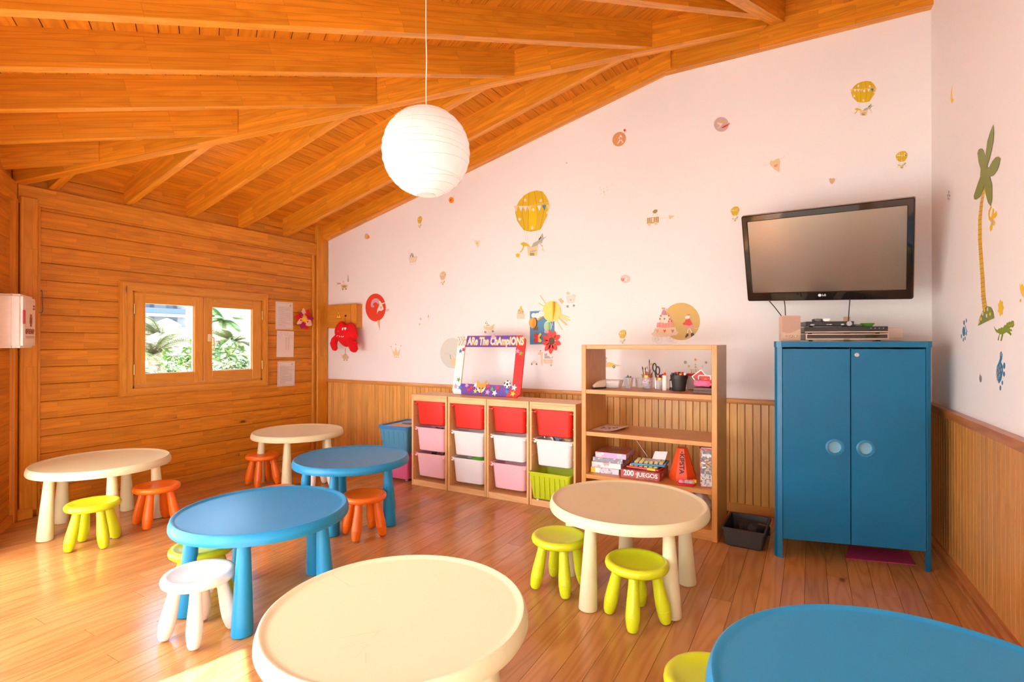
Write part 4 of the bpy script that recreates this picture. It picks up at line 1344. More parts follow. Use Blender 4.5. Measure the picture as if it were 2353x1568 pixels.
fold_paper('folded_fin', [(0, -.092), (-.004, .09), (.006, .092)], [(0, -.092), (.026, .02), (.022, .09), (.0, .09)], colr('paper_sun_dark', (.90, .55, .01)), colr('paper_sun_dark', (.90, .55, .01)), sn, .012, 0, .03)
for ang, L, wd, mt in ((128, .115, .006, colr('ray_tan', (.78, .48, .22))), (148, .08, .008, YS), (195, .06, .006, YS), (205, .09, .012, YS), (208, .085, .010, colr('ray_tan', (.78, .48, .22))), (-25, .125, .010, YS), (-18, .11, .007, YS), (-40, .12, .014, colr('ray_orange', (.88, .50, .22))), (-30, .10, .006, YS), (-58, .12, .006, YS), (-85, .05, .004, WHITE)):
    prism('ray', [(.075, -wd / 2), (.085 + L, -wd / 2), (.085 + L, wd / 2), (.075, wd / 2)], .001, mt, sn, Matrix.Rotation(R(ang), 4, 'Z') @ Matrix.Translation((0, 0, .0006)))
fc = on_b(1268.5, 784)
fw = thing('paper_flower', 'red paper daisy with a brown centre at the foot of the blue poster', 'paper flower')
fw.matrix_basis = FACE_B((fc.x, YB - .004, fc.z))
for k, (ang, L) in enumerate(((110, .128), (72, .10), (32, .10), (-18, .098), (-62, .10), (-97, .125), (-128, .12), (-166, .105), (156, .108))):
    n = 16
    up = [(.03 + (L - .03) * i / n, .024 * math.sin(math.pi * (i / n) ** .8) ** .6) for i in range(n + 1)]
    prism('petal', [(.02, .004)] + up + [(x, -y) for x, y in up[::-1]] + [(.02, -.004)], .001, colr('petal_red', (.80, .075, .05)), fw, Matrix.Rotation(R(ang), 4, 'Z'))
prism('centre', ell(0, 0, .028, .033), .004, BRN, fw)

# ---- on the bookshelf, upper shelf
Z1, Z2, Z3, Z4 = SHZ[1] + .0005, SHZ[2] + .0005, SHZ[3] + .0005, SHZ[4] + .0005
st = thing('stapler', 'beige and grey stapler at the end of the upper shelf', 'stapler', (-1.435, 3.79, Z1), R(58))
box('base', -.02, .10, -.017, .017, 0, .012, plain('stapler_base', (.03, .03, .06), .4), st, bev=.003)
bm = bmesh.new()
bm_prism(bm, [(-.016, .012), (.085, .012), (.10, .030), (.098, .062), (.085, .066), (.03, .056), (-.005, .035), (-.016, .022)], .026)
bmesh.ops.bevel(bm, geom=bm.edges[:], offset=.004, segments=2, affect='EDGES')
mk('lever', bm, plain('stapler_beige', (.72, .56, .42), .4), st, basis(Vector((1, 0, 0)), Vector((0, 0, 1)), Vector((0, -1, 0)), Vector((0, .013, 0))), auto=40)
box('slot', -.0165, -.0155, -.008, .008, .016, .020, BLACK, st)
FROSTC = clear('frosted_clear', (.88, .80, .74), .55, .3)
def bits(name, parent, n, rx, ry, z0, z1, seed, size=.012, cols=None):
    rr = random.Random(seed)
    cols = cols or [RED, YEL, GRN, BLU, WHITE, PNK, ORG]
    bm = bmesh.new()
    for k in range(n):
        a, r_ = rr.uniform(0, 6.28), math.sqrt(rr.random())
        c = Vector((rx * r_ * math.cos(a), ry * r_ * math.sin(a), rr.uniform(z0, z1)))
        ct = bm.verts[:]
        vs_ = bm_box(bm, -size * rr.uniform(.4, 1.6), size, -size * .4, size * .4, -size * .35, size * .35, k % len(cols))
        mt = Matrix.Translation(c) @ Matrix.Rotation(rr.uniform(0, 3), 4, 'Z') @ Matrix.Rotation(rr.uniform(-.5, .5), 4, 'X')
        bmesh.ops.transform(bm, matrix=mt, verts=vs_)
    o = mk(name, bm, cols, parent)
    o['kind'] = 'stuff'
    return o
cb = thing('clear_box', 'low clear plastic box of small bits beside the stapler', 'box', (-1.345, 3.935, Z1), R(4))
tub('body', .125, .10, .140, .115, .058, .003, FROSTC, cb, (0, 0, 0), r=.012, t=.0015)
box('lid', -.073, .073, -.061, .061, .0585, .064, FROSTC, cb, bev=.003)
bits('contents', cb, 40, .045, .035, .012, .03, 3, .010, [PNK, RED, WHITE, colr('tan', (.6, .4, .25))])
def pens(parent, n, r, z0, h0, h1, seed, cols, thick=.0042, lean=.25, tips=True):
    rr = random.Random(seed)
    for k in range(n):
        a, q_ = rr.uniform(0, 6.28), r * math.sqrt(rr.random())
        L = rr.uniform(h0, h1)
        d_ = Vector((math.cos(a) * lean * rr.random(), math.sin(a) * lean * rr.random(), 1)).normalized()
        b_ = Vector((q_ * math.cos(a) * .4, q_ * math.sin(a) * .4, z0))
        mt = cols[k % len(cols)]
        o = tube('pencil', [b_, b_ + d_ * L * .9], thick, mt, parent, seg=6)
        if tips: tube('tip', [d_ * L * .9, d_ * L], [thick, thick * .15], rr.choice((mt, BRN, INK)), o, seg=6)
CRAY = [RED, YEL, GRN, BLU, ORG, PNK, BRN]
GLASSY = clear('clear_cup', (.86, .84, .86), .30, .12)
t = thing('pencil_cup', 'clear cup of coloured pencils with a lilac rim', 'cup', (-1.232, 3.985, Z1))
lathe('cup', [(0, .002), (.027, .002), (.028, 0), (.038, .080), (.0365, .080), (.026, .004), (0, .004)], GLASSY, t, seg=28)
tube('rim', ringp(.0385, .080), .0035, colr('rim_lilac', (.50, .48, .60)), t, seg=6, closed=True)
pens(t, 13, .03, .006, .075, .105, 8, CRAY, .0042, .30)
t = thing('plastic_pot', 'frosted white plastic pot behind the jar of brushes', 'pot', (-1.165, 4.075, Z1))
lathe('pot', [(0, .001), (.034, .001), (.038, .066), (.0405, .068), (.0405, .074), (.036, .074), (.032, .006), (0, .006)], FROSTC, t, seg=28)
COPPER = plain('copper_lid', (.62, .22, .04), .3, metal=.6)
t = thing('brush_jar', 'glass jar of paint brushes with an orange band', 'jar', (-1.085, 3.985, Z1))
lathe('jar', [(0, .001), (.033, .001), (.039, .008), (.041, .03), (.040, .075), (.036, .090), (.036, .094), (.034, .094), (.034, .090), (.037, .075), (.037, .012), (0, .006)], GLASSY, t, seg=30)
lathe('band', [(.0375, .088), (.0395, .089), (.0395, .106), (.0375, .107)], COPPER, t, seg=30, cap=False)
bits('contents', t, 90, .03, .03, .012, .07, 5, .010)
rr = random.Random(21)
for k in range(15):
    a = k * 2.4
    ln = rr.uniform(.12, .165) if k else .215
    d_ = Vector((math.cos(a) * rr.uniform(.05, .30), math.sin(a) * rr.uniform(.05, .30), 1)).normalized()
    if k == 0: d_ = Vector((.02, 0, 1))
    o = tube('brush', [(math.cos(a) * .012, math.sin(a) * .012, .012), Vector((math.cos(a) * .012, math.sin(a) * .012, .012)) + d_ * ln * .86], .0026, rr.choice((BRN, RED, colr('brush_red', (.35, .03, .02)), INK, YEL)), t, seg=6)
    tube('bristles', [d_ * ln * .86, d_ * ln * .93, d_ * ln], [.0034, .0042, .001], rr.choice((colr('bristle_tan', (.40, .22, .08)), INK, WHITE)), o, seg=6)
t = thing('scissors', 'black handled scissors standing between the two pen jars', 'scissors', (-1.028, 4.02, Z1), R(15))
for sx, dz in ((-.011, .165), (.013, .140)):
    P = [(sx + .013 * math.cos(a), 0, dz + .030 * math.sin(a)) for a in [2 * math.pi * i / 20 for i in range(20)]]
    tube('handle', P, .0045, BLACK, t, seg=8, closed=True)
tube('handle_shank', [(-.008, 0, .14), (0, 0, .09), (.004, 0, .06)], .006, BLACK, t)
slab('blade', [(-.006, 0, .001), (.008, 0, .001), (.006, 0, .085), (-.008, 0, .085)], (0, .002, 0), STEEL, t, along=Z)
t = thing('marker_jar', 'clear jar of red and black markers with an orange band', 'jar', (-.985, 3.985, Z1))
lathe('jar', [(0, .001), (.030, .001), (.034, .006), (.034, .078), (.0325, .078), (.032, .008), (0, .005)], GLASSY, t, seg=28)
lathe('band', [(.0345, .072), (.037, .073), (.037, .090), (.0345, .091)], COPPER, t, seg=28, cap=False)
pens(t, 12, .025, .008, .10, .122, 31, [RED, INK, PNK, RED, INK, colr('marker_plum', (.25, .02, .12))], .006, .10, False)
t = thing('glue_bottle', 'white glue bottle with a red and yellow nozzle', 'bottle', (-.938, 3.92, Z1))
lathe('bottle', [(0, 0), (.017, 0), (.018, .004), (.018, .085), (.0165, .095), (.018, .098), (.018, .112), (.013, .114), (0, .114)], WHITE_P, t, seg=24)
lathe('label_band', [(.0184, .012), (.0184, .08)], colr('glue_red', (.66, .03, .03)), t, seg=24, cap=False)
lathe('label_front', [(.0186, .010), (.0186, .082)], WHITE_P, t, seg=24, cap=False)
lathe('nozzle', [(.011, .114), (.008, .130), (.006, .134)], RED, t, seg=16)
lathe('nozzle_tip', [(.007, .130), (.003, .150), (0, .151)], YEL, t, seg=14)
t = thing('paint_bottle', 'small paint bottle with a pale label between the glue and the black pot', 'bottle', (-.900, 3.975, Z1))
lathe('bottle', [(0, 0), (.016, 0), (.016, .075), (.008, .085), (.008, .092), (0, .092)], BLACK, t, seg=20)
lathe('label_band', [(.0164, .022), (.0164, .07)], colr('label_pale', (.62, .60, .60)), t, seg=20, cap=False)
t = thing('black_pot', 'black plastic plant pot filled with red markers', 'pot', (-.838, 3.935, Z1))
lathe('pot', [(0, .001), (.044, .001), (.056, .088), (.061, .089), (.063, .118), (.0595, .118), (.057, .090), (.042, .006), (0, .006)], plain('pot_black', (.02, .018, .016), .5), t, seg=40)
lathe('fill', [(0, .100), (.058, .100)], plain('pot_fill', (.05, .02, .02), .8), t, seg=24, cap=False)
for k, (x, y, mt, ln) in enumerate(((-.045, -.01, INK, .02), (-.03, .02, RED, .03), (-.02, -.03, INK, .018), (0, .02, INK, .03), (.015, -.02, ORG, .018), (.03, .02, RED, .028), (.042, 0, WHITE, .025), (.02, .03, RED, .03), (-.01, .035, RED, .03))):
    lathe('pen_cap', [(0, 0), (.010, 0), (.010, .02 + ln * .5), (.008, .024 + ln * .5), (0, .024 + ln * .5)], mt, t, (x, y, .098), seg=12)
t = thing('clear_box', 'tall clear box with red lid behind the black pot', 'box', (-.765, 4.08, Z1), R(-4))
tub('body', .085, .06, .09, .065, .105, .002, FROSTC, t, (0, 0, 0), r=.008, t=.0015)
box('lid', -.05, .05, -.036, .036, .1055, .122, RED, t, bev=.003)
bits('contents', t, 30, .03, .02, .01, .05, 12, .009, [GRN, RED, INK])
for k in range(2):
    tag(box('dark_book', -.715 + .004 * k, -.583, 3.79, 3.96, Z1 + .021 * k, Z1 + .0205 + .021 * k, plain('dark_cover', (.12, .055, .04), .5), bev=.002), ('dark brown book lying flat on the upper shelf, lowest of the pile', 'dark brown book lying under the pink pouch on the upper shelf')[k], 'book', 'dark books on the upper shelf')
bm = bmesh.new()
bmesh.ops.create_uvsphere(bm, u_segments=36, v_segments=22, radius=1)
rr = random.Random(9)
for v in bm.verts:
    x, y, z = v.co
    sgn = lambda q_: (1 if q_ > 0 else -1)
    k = 1 + .07 * math.sin(9 * x + 4 * y) * math.cos(7 * z + 3 * y) + rr.uniform(-.03, .03)
    v.co = Vector((sgn(x) * abs(x) ** .6 * .066 * k, sgn(y) * abs(y) ** .6 * .060 * k, sgn(z) * abs(z) ** .7 * .026 * k))
tag(mk('fluffy_pouch', bm, plain('pink_fluff', (.82, .16, .30), .95, .25, scale=60, bump=1.0), None, Matrix.Translation((-.652, 3.865, Z1 + .044 + .0255)), smooth=True), 'fluffy pink pouch on the dark books', 'pouch')
for k, (ang, dx, dz, mt) in enumerate(((38, -.030, .052, RED), (0, .008, .032, RED))):
    t = thing('picture_card', ('white edged red card standing tilted on the pink pouch', 'white edged red card standing upright on the pink pouch')[k], 'card')
    t.matrix_basis = FACE_B((-.655 + dx, 3.862 - .012 * k, Z1 + .064 + dz)) @ Matrix.Rotation(R(ang), 4, 'Z')
    prism('card', rrect(.085, .060, .008), .002, WHITE, t)
    prism('print', rrect(.073, .048, .005), .0006, mt, t, Matrix.Translation((0, 0, .002)))
    prism('print_dark', [(-.036, -.02), (-.01, -.022), (-.028, .022), (-.036, .02)], .0006, BRN, t, Matrix.Translation((0, 0, .0027)))
    prism('print_swirl', ell(.008, -.004, .012, .009), .0006, YEL, t, Matrix.Translation((0, 0, .0027)))

# ---- middle shelf: leaflet
t = thing('leaflet', 'white picture leaflet lying alone on the middle shelf', 'leaflet', (-1.355, 3.925, Z2), R(-6))
bm = bmesh.new()
n = 8
rows = [[bm.verts.new((-.105 + .21 * i / n, -.14 + .28 * j / 4, .003 + .018 * max(0, i / n - .55) ** 2 * 4)) for i in range(n + 1)] for j in range(5)]
for j in range(4):
    for i in range(n): bm.faces.new([rows[j][i], rows[j][i + 1], rows[j + 1][i + 1], rows[j + 1][i]])
mk('sheet', bm, colr('leaflet_paper', (.84, .76, .74), .35), t, smooth=True)
bm = bmesh.new()
for k, (x, y, r_, mi) in enumerate(((-.06, .0, .016, 0), (-.035, .03, .016, 1), (-.01, .0, .015, 2), (.012, .03, .015, 0), (.035, .0, .015, 1), (-.05, -.05, .013, 3), (-.02, -.05, .013, 3), (.012, -.05, .012, 3), (.03, .05, .012, 2))):
    bm_flat(bm, ell(x, y, r_ * .8, r_ * 1.2), .0045, mi, .0003)
bm_flat(bm, [(-.08, .10), (.05, .10), (.05, .112), (-.08, .112)], .0055, 3, .0003)
mk('print', bm, [BRN, colr('leaf_peach', (.85, .52, .36)), INK, colr('leaf_red', (.72, .12, .08))], t)

# ---- lower shelf: games
def printed(name, c, spots, seed, scale=26, mixf=.45):
    """Printed box art: coloured blotches over a ground colour."""
    if name in MATS: return MATS[name]
    m, nt, b = nodes(name)
    q = NB(nt)
    tc = q.n('ShaderNodeTexCoord')
    mp = q.n('ShaderNodeMapping')
    mp.inputs['Location'].default_value = (seed, seed * 2.3, 0)
    q.l(tc.outputs['Object'], mp.inputs['Vector'])
    cc = None
    for k, s_ in enumerate(spots):
        ns = q.n('ShaderNodeTexNoise')
        ns.inputs['Scale'].default_value = scale * (1 + .4 * k)
        ns.inputs['Detail'].default_value = 2
        q.l(q.vmul(mp.outputs[0], (1, 1 + .3 * k, 1)), ns.inputs['Vector'])
        f = q.math('MULTIPLY', q.ramp(ns.outputs['Fac'], .52, .58), mixf * 2)
        cc = q.mix(f, c if cc is None else cc, s_)
    q.l(cc, b.inputs['Base Color'])
    b.inputs['Roughness'].default_value = .3
    MATS[name] = m
    return m
def gamebox(label, x, y, z, w, d, h, rot, side, top, group='board game boxes'):
    t = thing('game_box', label, 'game box', (x, y, z), R(rot), group)
    bm = bmesh.new()
    bm_box(bm, -w / 2, w / 2, -d / 2, d / 2, 0, h)
    bmesh.ops.bevel(bm, geom=bm.edges[:], offset=.0015, segments=1, affect='EDGES')
    mk('tray', bm, side, t)
    box('lid_top', -w / 2 + .001, w / 2 - .001, -d / 2 + .001, d / 2 - .001, h - .0005, h + .0008, top, t)
    return t
zz = Z3
specs = [('yellow and white jigsaw box at the bottom of the games pile', .220, .26, .040, -1.365, 3.93, 2, printed('art_yellow', (.62, .56, .62), [(.86, .55, .30), (.30, .26, .30), (.80, .78, .80)], 1), (.70, .66, .64)),
         ('white jigsaw box in the games pile above the yellow one', .228, .26, .040, -1.358, 3.935, 3, printed('art_white', (.82, .78, .76), [(.70, .12, .10), (.80, .76, .74)], 2, 22, .3), (.75, .72, .70)),
         ('grey brown jigsaw box in the games pile under the pink one', .232, .26, .034, -1.350, 3.94, 4, printed('art_grey', (.30, .22, .20), [(.75, .70, .66), (.20, .30, .42)], 3), (.28, .16, .12)),
         ('pink jigsaw box on top of the games pile', .238, .27, .040, -1.325, 3.945, 3, printed('art_pink', (.80, .38, .58), [(.86, .76, .70), (.75, .40, .66)], 4, 18, .35), (.42, .10, .06))]
for k, (lab, w, d_, h_, x, y, rot, side, top) in enumerate(specs):
    t = gamebox(lab, x, y, zz, w, d_, h_, rot, side, printed('top%d' % k, top, [(.55, .16, .10), (.60, .30, .28)], 5 + k, 9, .35))
    if k == 0:
        box('yellow_patch', -w / 2 - .0006, -w / 2 + .034, -d_ / 2 - .0008, -d_ / 2 + .02, .001, h_ - .001, YEL, t)
        box('white_patch', -w / 2 + .035, -w / 2 + .07, -d_ / 2 - .0008, -d_ / 2, .001, h_ - .001, WHITE, t)
        box('white_patch', w / 2 - .05, w / 2 - .002, -d_ / 2 - .0008, -d_ / 2, .001, h_ - .001, colr('lilac_white', (.72, .68, .78)), t)
    if k == 1: box('white_patch', w / 2 - .09, w / 2 - .002, -d_ / 2 - .0008, -d_ / 2, .002, h_ - .002, WHITE, t)
    if k == 3:
        box('lilac_patch', -.02, .05, -d_ / 2 - .0008, -d_ / 2, .003, h_ - .003, colr('lilac_pink', (.72, .42, .68)), t)
        box('blue_patch', .055, .105, -d_ / 2 - .0008, -d_ / 2, .007, .022, colr('logo_blue', (.45, .60, .80)), t)
    zz += h_ + .0012
RB = printed('games_red', (.40, .045, .03), [(.46, .10, .07)], 7, 12, .3)
t = gamebox('red compendium box lettered 200 JUEGOS on the lower shelf', -1.083, 3.905, Z3, .285, .285, .060, 1.5, RB, printed('games_red_top', (.33, .06, .035), [(.52, .30, .18), (.45, .06, .04)], 9, 14, .4))
fm = lambda x, z, y: basis(Vector((1, 0, 0)), Vector((0, 0, 1)), Vector((0, -1, 0)), Vector((x, y, z)))
lettering('letters', '200', .056, WHITE, t, fm(-.083, .036, -.1432), bold=.0014, sx=.92)
lettering('letters', 'JUEGOS', .044, WHITE, t, fm(.052, .033, -.1432), bold=.0012, sx=.98)
prism('heart_print', heart2(0, 0, .014), .0006, colr('heart_pink', (.72, .30, .24)), t, fm(-.022, .034, -.1428))
bm = bmesh.new()
for k in range(5): bm_flat(bm, [(-.02 + .03 * k, .007), (.003 + .03 * k, .007), (.003 + .03 * k, .0095), (-.02 + .03 * k, .0095)], 0, 0)
mk('small_print', bm, colr('heart_pink', (.72, .30, .24)), t, fm(0, 0, -.1428))
lettering('letters', '200', .034, colr('heart_pink', (.72, .30, .24)), t, basis(Vector((0, 1, 0)), Vector((0, 0, 1)), Vector((1, 0, 0)), Vector((.1430, -.06, .030))))
zg = Z3 + .0622
def flip_tray(label, mat, z, x, y, rot, tilt):
    t = thing('game_tray', label, 'game tray')
    t.matrix_basis = Matrix.Translation((x, y, z)) @ Matrix.Rotation(R(rot), 4, 'Z') @ Matrix.Rotation(tilt, 4, 'Y')
    bm = bmesh.new()
    bm_loft(bm, [[(px, py, q_) for px, py in rrect(.25 - s_, .19 - s_, .012)] for s_, q_ in ((.012, 0), (.0, .004), (.0, .012), (.006, .016), (.02, .016), (.024, .010))])
    mk('tray', bm, mat, t, auto=40)
    fr = colr('flap_yellow', (.86, .72, .30))
    for i in range(6):
        for j in range(4):
            x0, y0 = -.105 + .036 * i, -.075 + .039 * j
            slab('flap', [(x0, y0, .011), (x0 + .026, y0, .011), (x0 + .026, y0 + .024, .024), (x0, y0 + .024, .024)], (0, 0, .0016), fr, t)
    return t
t = flip_tray('red guessing game tray with yellow flaps on the red box', plain('tray_red', (.66, .02, .02), .3), zg, -1.070, 3.90, -3, 0)
box('yellow_tab', .04, .10, -.105, -.08, .004, .020, YEL, t)
flip_tray('blue guessing game tray with yellow flaps on the red tray', plain('tray_blue', (.01, .25, .45), .3), zg + .0265, -1.045, 3.915, 5, -.02)
t = thing('folded_card', 'folded white card lying on the blue game tray', 'card', (-1.015, 3.92, zg + .053), R(8))
slab('leaf', [(-.06, -.05, .0), (.05, -.055, .004), (.045, .03, .002), (-.065, .035, .002)], (0, 0, .001), WHITE, t)
slab('leaf', [(-.02, .035, .003), (.075, .03, .003), (.09, .06, .06), (-.002, .062, .055)], (0, -.001, .0005), WHITE, t)
tag(tube('white_stick', [(-1.095, 4.02, zg + .055), (-1.265, 4.135, .625)], .0022, WHITE), 'thin white stick leaning from the blue game tray against the shelf', 'stick')
t = thing('training_cone', 'orange faceted training cones nested and lettered KIPSTA on the lower shelf', 'cone', (-.818, 3.945, Z3), R(8))
CONE = plain('cone_orange', (.84, .085, .01), .45)
for k in range(3):
    z0 = .011 * k
    bm = bmesh.new()
    oct_ = lambda r_, z_: [(r_ * math.cos(math.pi / 4 * i + math.pi / 8), r_ * math.sin(math.pi / 4 * i + math.pi / 8), z_) for i in range(8)]
    if k < 2: bm_loft(bm, [oct_(.100, z0), oct_(.100, z0 + .004), oct_(.097, z0 + .010)], True, True)
    else: bm_loft(bm, [oct_(.100, z0), oct_(.098, z0 + .014), oct_(.038, .222), oct_(.034, .226)], True, True)
    mk('cone', bm, CONE, t)
ap = .098 * math.cos(math.pi / 8)
aq = .038 * math.cos(math.pi / 8)
pA, pB = Vector((0, -ap, .036)), Vector((0, -aq, .222))
upv = (pB - pA).normalized()
nv = Vector((1, 0, 0)).cross(upv)
o = lettering('letters', 'KIPSTA', .046, INK, t, basis(-upv, Vector((1, 0, 0)), nv if nv.y < 0 else -nv, pA.lerp(pB, .46) + (nv if nv.y < 0 else -nv) * .0012), bold=.0012)
o2 = prism('letter_mark', [(-.008, 0), (0, -.006), (.008, 0), (0, .006)], .0012, INK, t, basis(-upv, Vector((1, 0, 0)), nv if nv.y < 0 else -nv, pA.lerp(pB, .875) + (nv if nv.y < 0 else -nv) * .0008))
t = thing('jenga_box', 'tall red and grey game box lettered Jenga at the end of the lower shelf', 'game box', (-.628, 3.822, Z3), R(6))
JG = printed('jenga_front', (.22, .21, .21), [(.48, .46, .44), (.16, .15, .15)], 11, 30, .4)
JR = printed('jenga_side', (.70, .05, .015), [(.82, .26, .02), (.60, .02, .02)], 12, 20, .4)
bm = bmesh.new()
bm_box(bm, -.042, .042, -.042, .042, 0, .265)
bmesh.ops.bevel(bm, geom=bm.edges[:], offset=.003, segments=2, affect='EDGES')
mk('carton', bm, JR, t, auto=40)
box('front_print', -.038, .038, -.0428, -.0418, .004, .258, JG, t)
box('lower_print', -.038, .038, -.0434, -.0426, .006, .090, printed('jenga_small', (.55, .53, .50), [(.10, .10, .10), (.75, .72, .68)], 13, 70, .5), t)
lettering('letters', 'Jenga', .034, WHITE, t, fm(0, .222, -.0434), bold=.0012, sx=.85)
for k, (x, z, ang) in enumerate(((-.015, .135, .3), (.008, .15, -.5), (.005, .118, .1), (-.02, .165, -.2), (.018, .172, .6), (.0, .187, .2))):
    prism('block_print', [(-.013, -.0045), (.013, -.0045), (.013, .0045), (-.013, .0045)], .0006, (WHITE, ORG, colr('block_tan', (.70, .45, .30)))[k % 3], t, fm(x, z, -.0431) @ Matrix.Rotation(ang, 4, 'Z'))
box('top_flap', -.034, .040, -.030, .036, .265, .268, WHITE, t)
t = thing('bubble_toy', 'small red toy tray with clear bubbles in front of the orange cones', 'toy', (-.757, 3.782, Z3), R(4))
bm = bmesh.new()
bm_loft(bm, [[(px, py, q_) for px, py in rrect(.115 - s_, .065 - s_, .02)] for s_, q_ in ((.008, 0), (0, .004), (0, .014), (.006, .016))])
mk('base', bm, plain('toy_red', (.62, .01, .03), .3), t, auto=40)
def dome(name, x, y, r_, mt): lathe(name, [(r_, 0), (r_ * .92, r_ * .4), (r_ * .7, r_ * .72), (r_ * .38, r_ * .93), (0, r_)], mt, t, (x, y, .016), seg=20)
dome('bubble', -.032, -.004, .021, colr('toy_pink', (.78, .30, .42), .2))
dome('bubble', .004, 0, .022, clear('toy_clear', (.86, .74, .72), .5, .05))
dome('bubble', .033, .004, .024, clear('toy_clear', (.86, .74, .72), .5, .05))
prism('yellow_piece', star(0, 0, .016, 0, .75, 6), .02, YEL, t, Matrix.Translation((.052, .018, .017)))
dome('inner_ball', .03, 0, .012, YEL)
# plastic bag on the bottom shelf
bm = bmesh.new()
bmesh.ops.create_uvsphere(bm, u_segments=40, v_segments=28, radius=1)
rr = random.Random(4)
for v in bm.verts:
    x, y, z = v.co
    k = 1 + .10 * math.sin(7 * x + 5 * z) * math.cos(6 * y - 4 * z) + .05 * math.sin(17 * z + 11 * x) + rr.uniform(-.02, .02)
    v.co = Vector((x * .105 * k, y * .10 * k, max(-.10, z * .115 * k)))
bag = thing('plastic_bag', 'crumpled white carrier bag on the bottom shelf', 'bag', (-.722, 3.90, Z4 + .1005))
mk('bag', bm, printed('bag_print', (.74, .70, .72), [(.66, .62, .66), (.80, .77, .78)], 15, 14, .4), bag, smooth=True)
prism('leaf_print', [(-.01, -.02), (.014, -.004), (.016, .016), (.0, .004), (-.008, .024), (-.016, .0)], .001, colr('leaf_green', (.22, .50, .05)), bag, fm(.030, .0, -.112))
lettering('letters', 'ayuda', .026, colr('bag_ink', (.12, .02, .04)), bag, fm(.035, -.055, -.105), bold=.0008)

# ---- toys showing over the rims of the bins
def rest(x, y, z): return Vector((x, y, z))
def pile(name, label, ci, top, n, seed, cols, size=.012):
    t = thing(name, label, 'toys', (cab_x[ci] + CWID / 2, CY + .136, top - .10))
    o = bits('pieces', t, n, .125, .085, .0, .075, seed, size, cols)
    bm = bmesh.new()
    bm_loft(bm, [[(px, py, q_) for px, py in rrect(.27 - s_, .19 - s_, .03)] for s_, q_ in ((.02, -.09), (0, -.02), (.04, .035), (.14, .055))])
    mk('heap', bm, cols[0], t, auto=60)
pile('toy_bricks', 'dark small toy pieces in the upper pink bin by the stacked tubs', 0, .548, 220, 1, [plain('toy_dark', (.03, .03, .03), .5), GRY, INK, WHITE], .009)
pile('toy_bricks', 'brown and black toy pieces in the lower pink bin by the stacked tubs', 0, .306, 160, 2, [plain('toy_brown', (.10, .03, .02), .6), INK, RED, BRN], .013)
bm = bmesh.new()
bmesh.ops.create_grid(bm, x_segments=14, y_segments=10, size=1)
for v in bm.verts:
    x, y = v.co.x, v.co.y
    v.co = Vector((x * .095, y * .075, .018 * math.sin(3 * x + 1) * math.cos(2 * y) + .02 * (1 - x * x)))
t = thing('green_cloth', 'bright green cloth in the lower frosted bin of the second cabinet', 'cloth', (cab_x[1] + .25, CY + .12, .285))
mk('cloth', bm, colr('cloth_green', (.18, .60, .04), .8), t, smooth=True)
lathe('bulk', [(0, 0), (.06, -.01), (.07, -.1), (0, -.11)], colr('cloth_green', (.18, .60, .04)), t, seg=14)
t = thing('toy_cane', 'white toy cane handle sticking out of the frosted bin next to the bookshelf', 'toy', (cab_x[3] + .13, CY + .09, .53))
tube('cane', [(.075, -.02, -.03), (.04, -.01, .022), (.01, 0, .044), (-.02, .0, .048), (-.035, .0, .035), (-.033, 0, .018)], .008, WHITE_P, t, seg=10)
t = thing('toy_ring', 'blue toy ring in the frosted bin next to the bookshelf', 'toy', (cab_x[3] + .19, CY + .10, .535))
tube('ring', [(.03 * math.cos(a), .006, .02 * math.sin(a)) for a in [2 * math.pi * i / 24 for i in range(24)]], .008, colr('toy_blue', (.05, .40, .62), .3), t, seg=8, closed=True)
t = thing('toy_ball', 'green and brown patterned ball in the frosted bin next to the bookshelf', 'ball', (cab_x[3] + .295, CY + .12, .535))
bm = bmesh.new()
bmesh.ops.create_uvsphere(bm, u_segments=24, v_segments=16, radius=.04)
mk('ball', bm, printed('ball_art', (.22, .34, .12), [(.55, .20, .12), (.60, .55, .40)], 21, 40, .5), t, smooth=True)
pile('toy_bricks', 'mixed toy pieces heaped in the frosted bin next to the bookshelf', 3, .548, 120, 5, [WHITE, RED, BLU, GRY, BRN], .014)
pile('toy_bricks', 'grey toy pieces in the upper frosted bin of the second cabinet', 1, .53, 60, 6, [GRY, INK, WHITE], .012)

# ---- black tray with shoes
BT = plain('tray_black', (.035, .030, .026), .55, .25, scale=18)
t = thing('shoe_tray', 'black plastic tray on the floor between bookshelf and wardrobe', 'tray', (-.378, 3.872, 0), R(-2))
tub('tray', .225, .335, .245, .355, .122, .009, BT, t, (0, 0, .0005), r=.012, t=.003)
def shoe(label, x, y, rot, tiltx, tilty, z):
    t = thing('shoe', label, 'shoe', group='black slippers in the tray')
    t.matrix_basis = Matrix.Translation((x, y, z)) @ Matrix.Rotation(R(rot), 4, 'Z') @ Matrix.Rotation(tilty, 4, 'Y') @ Matrix.Rotation(tiltx, 4, 'X')
    SH = plain('shoe_black', (.022, .018, .017), .7, .15, scale=60)
    def outline(s_):
        return [(s_ * x_, s_ * y_) for x_, y_ in ((-.030, -.085), (0, -.095), (.030, -.085), (.036, -.04), (.034, .02), (.040, .06), (.034, .092), (.012, .108), (-.014, .108), (-.034, .092), (-.040, .06), (-.034, .02), (-.036, -.04))]
    prism('sole', outline(1.0), .016, SH, t)
    bm = bmesh.new()
    bm_loft(bm, [[(a, b_, .0165) for a, b_ in outline(.96)], [(a, b_ * .98 + .003, .045) for a, b_ in outline(.92)], [(a * .8, b_ * .62 + .035, .058) for a, b_ in outline(.9)]])
    mk('upper', bm, SH, t, auto=50)
    return t
t = shoe('black slipper standing on its edge in the black tray', -.425, 3.90, 8, 0, R(82), .062)
shoe('second black slipper leaning against the first in the black tray', -.372, 3.89, 6, 0, R(84), .062)
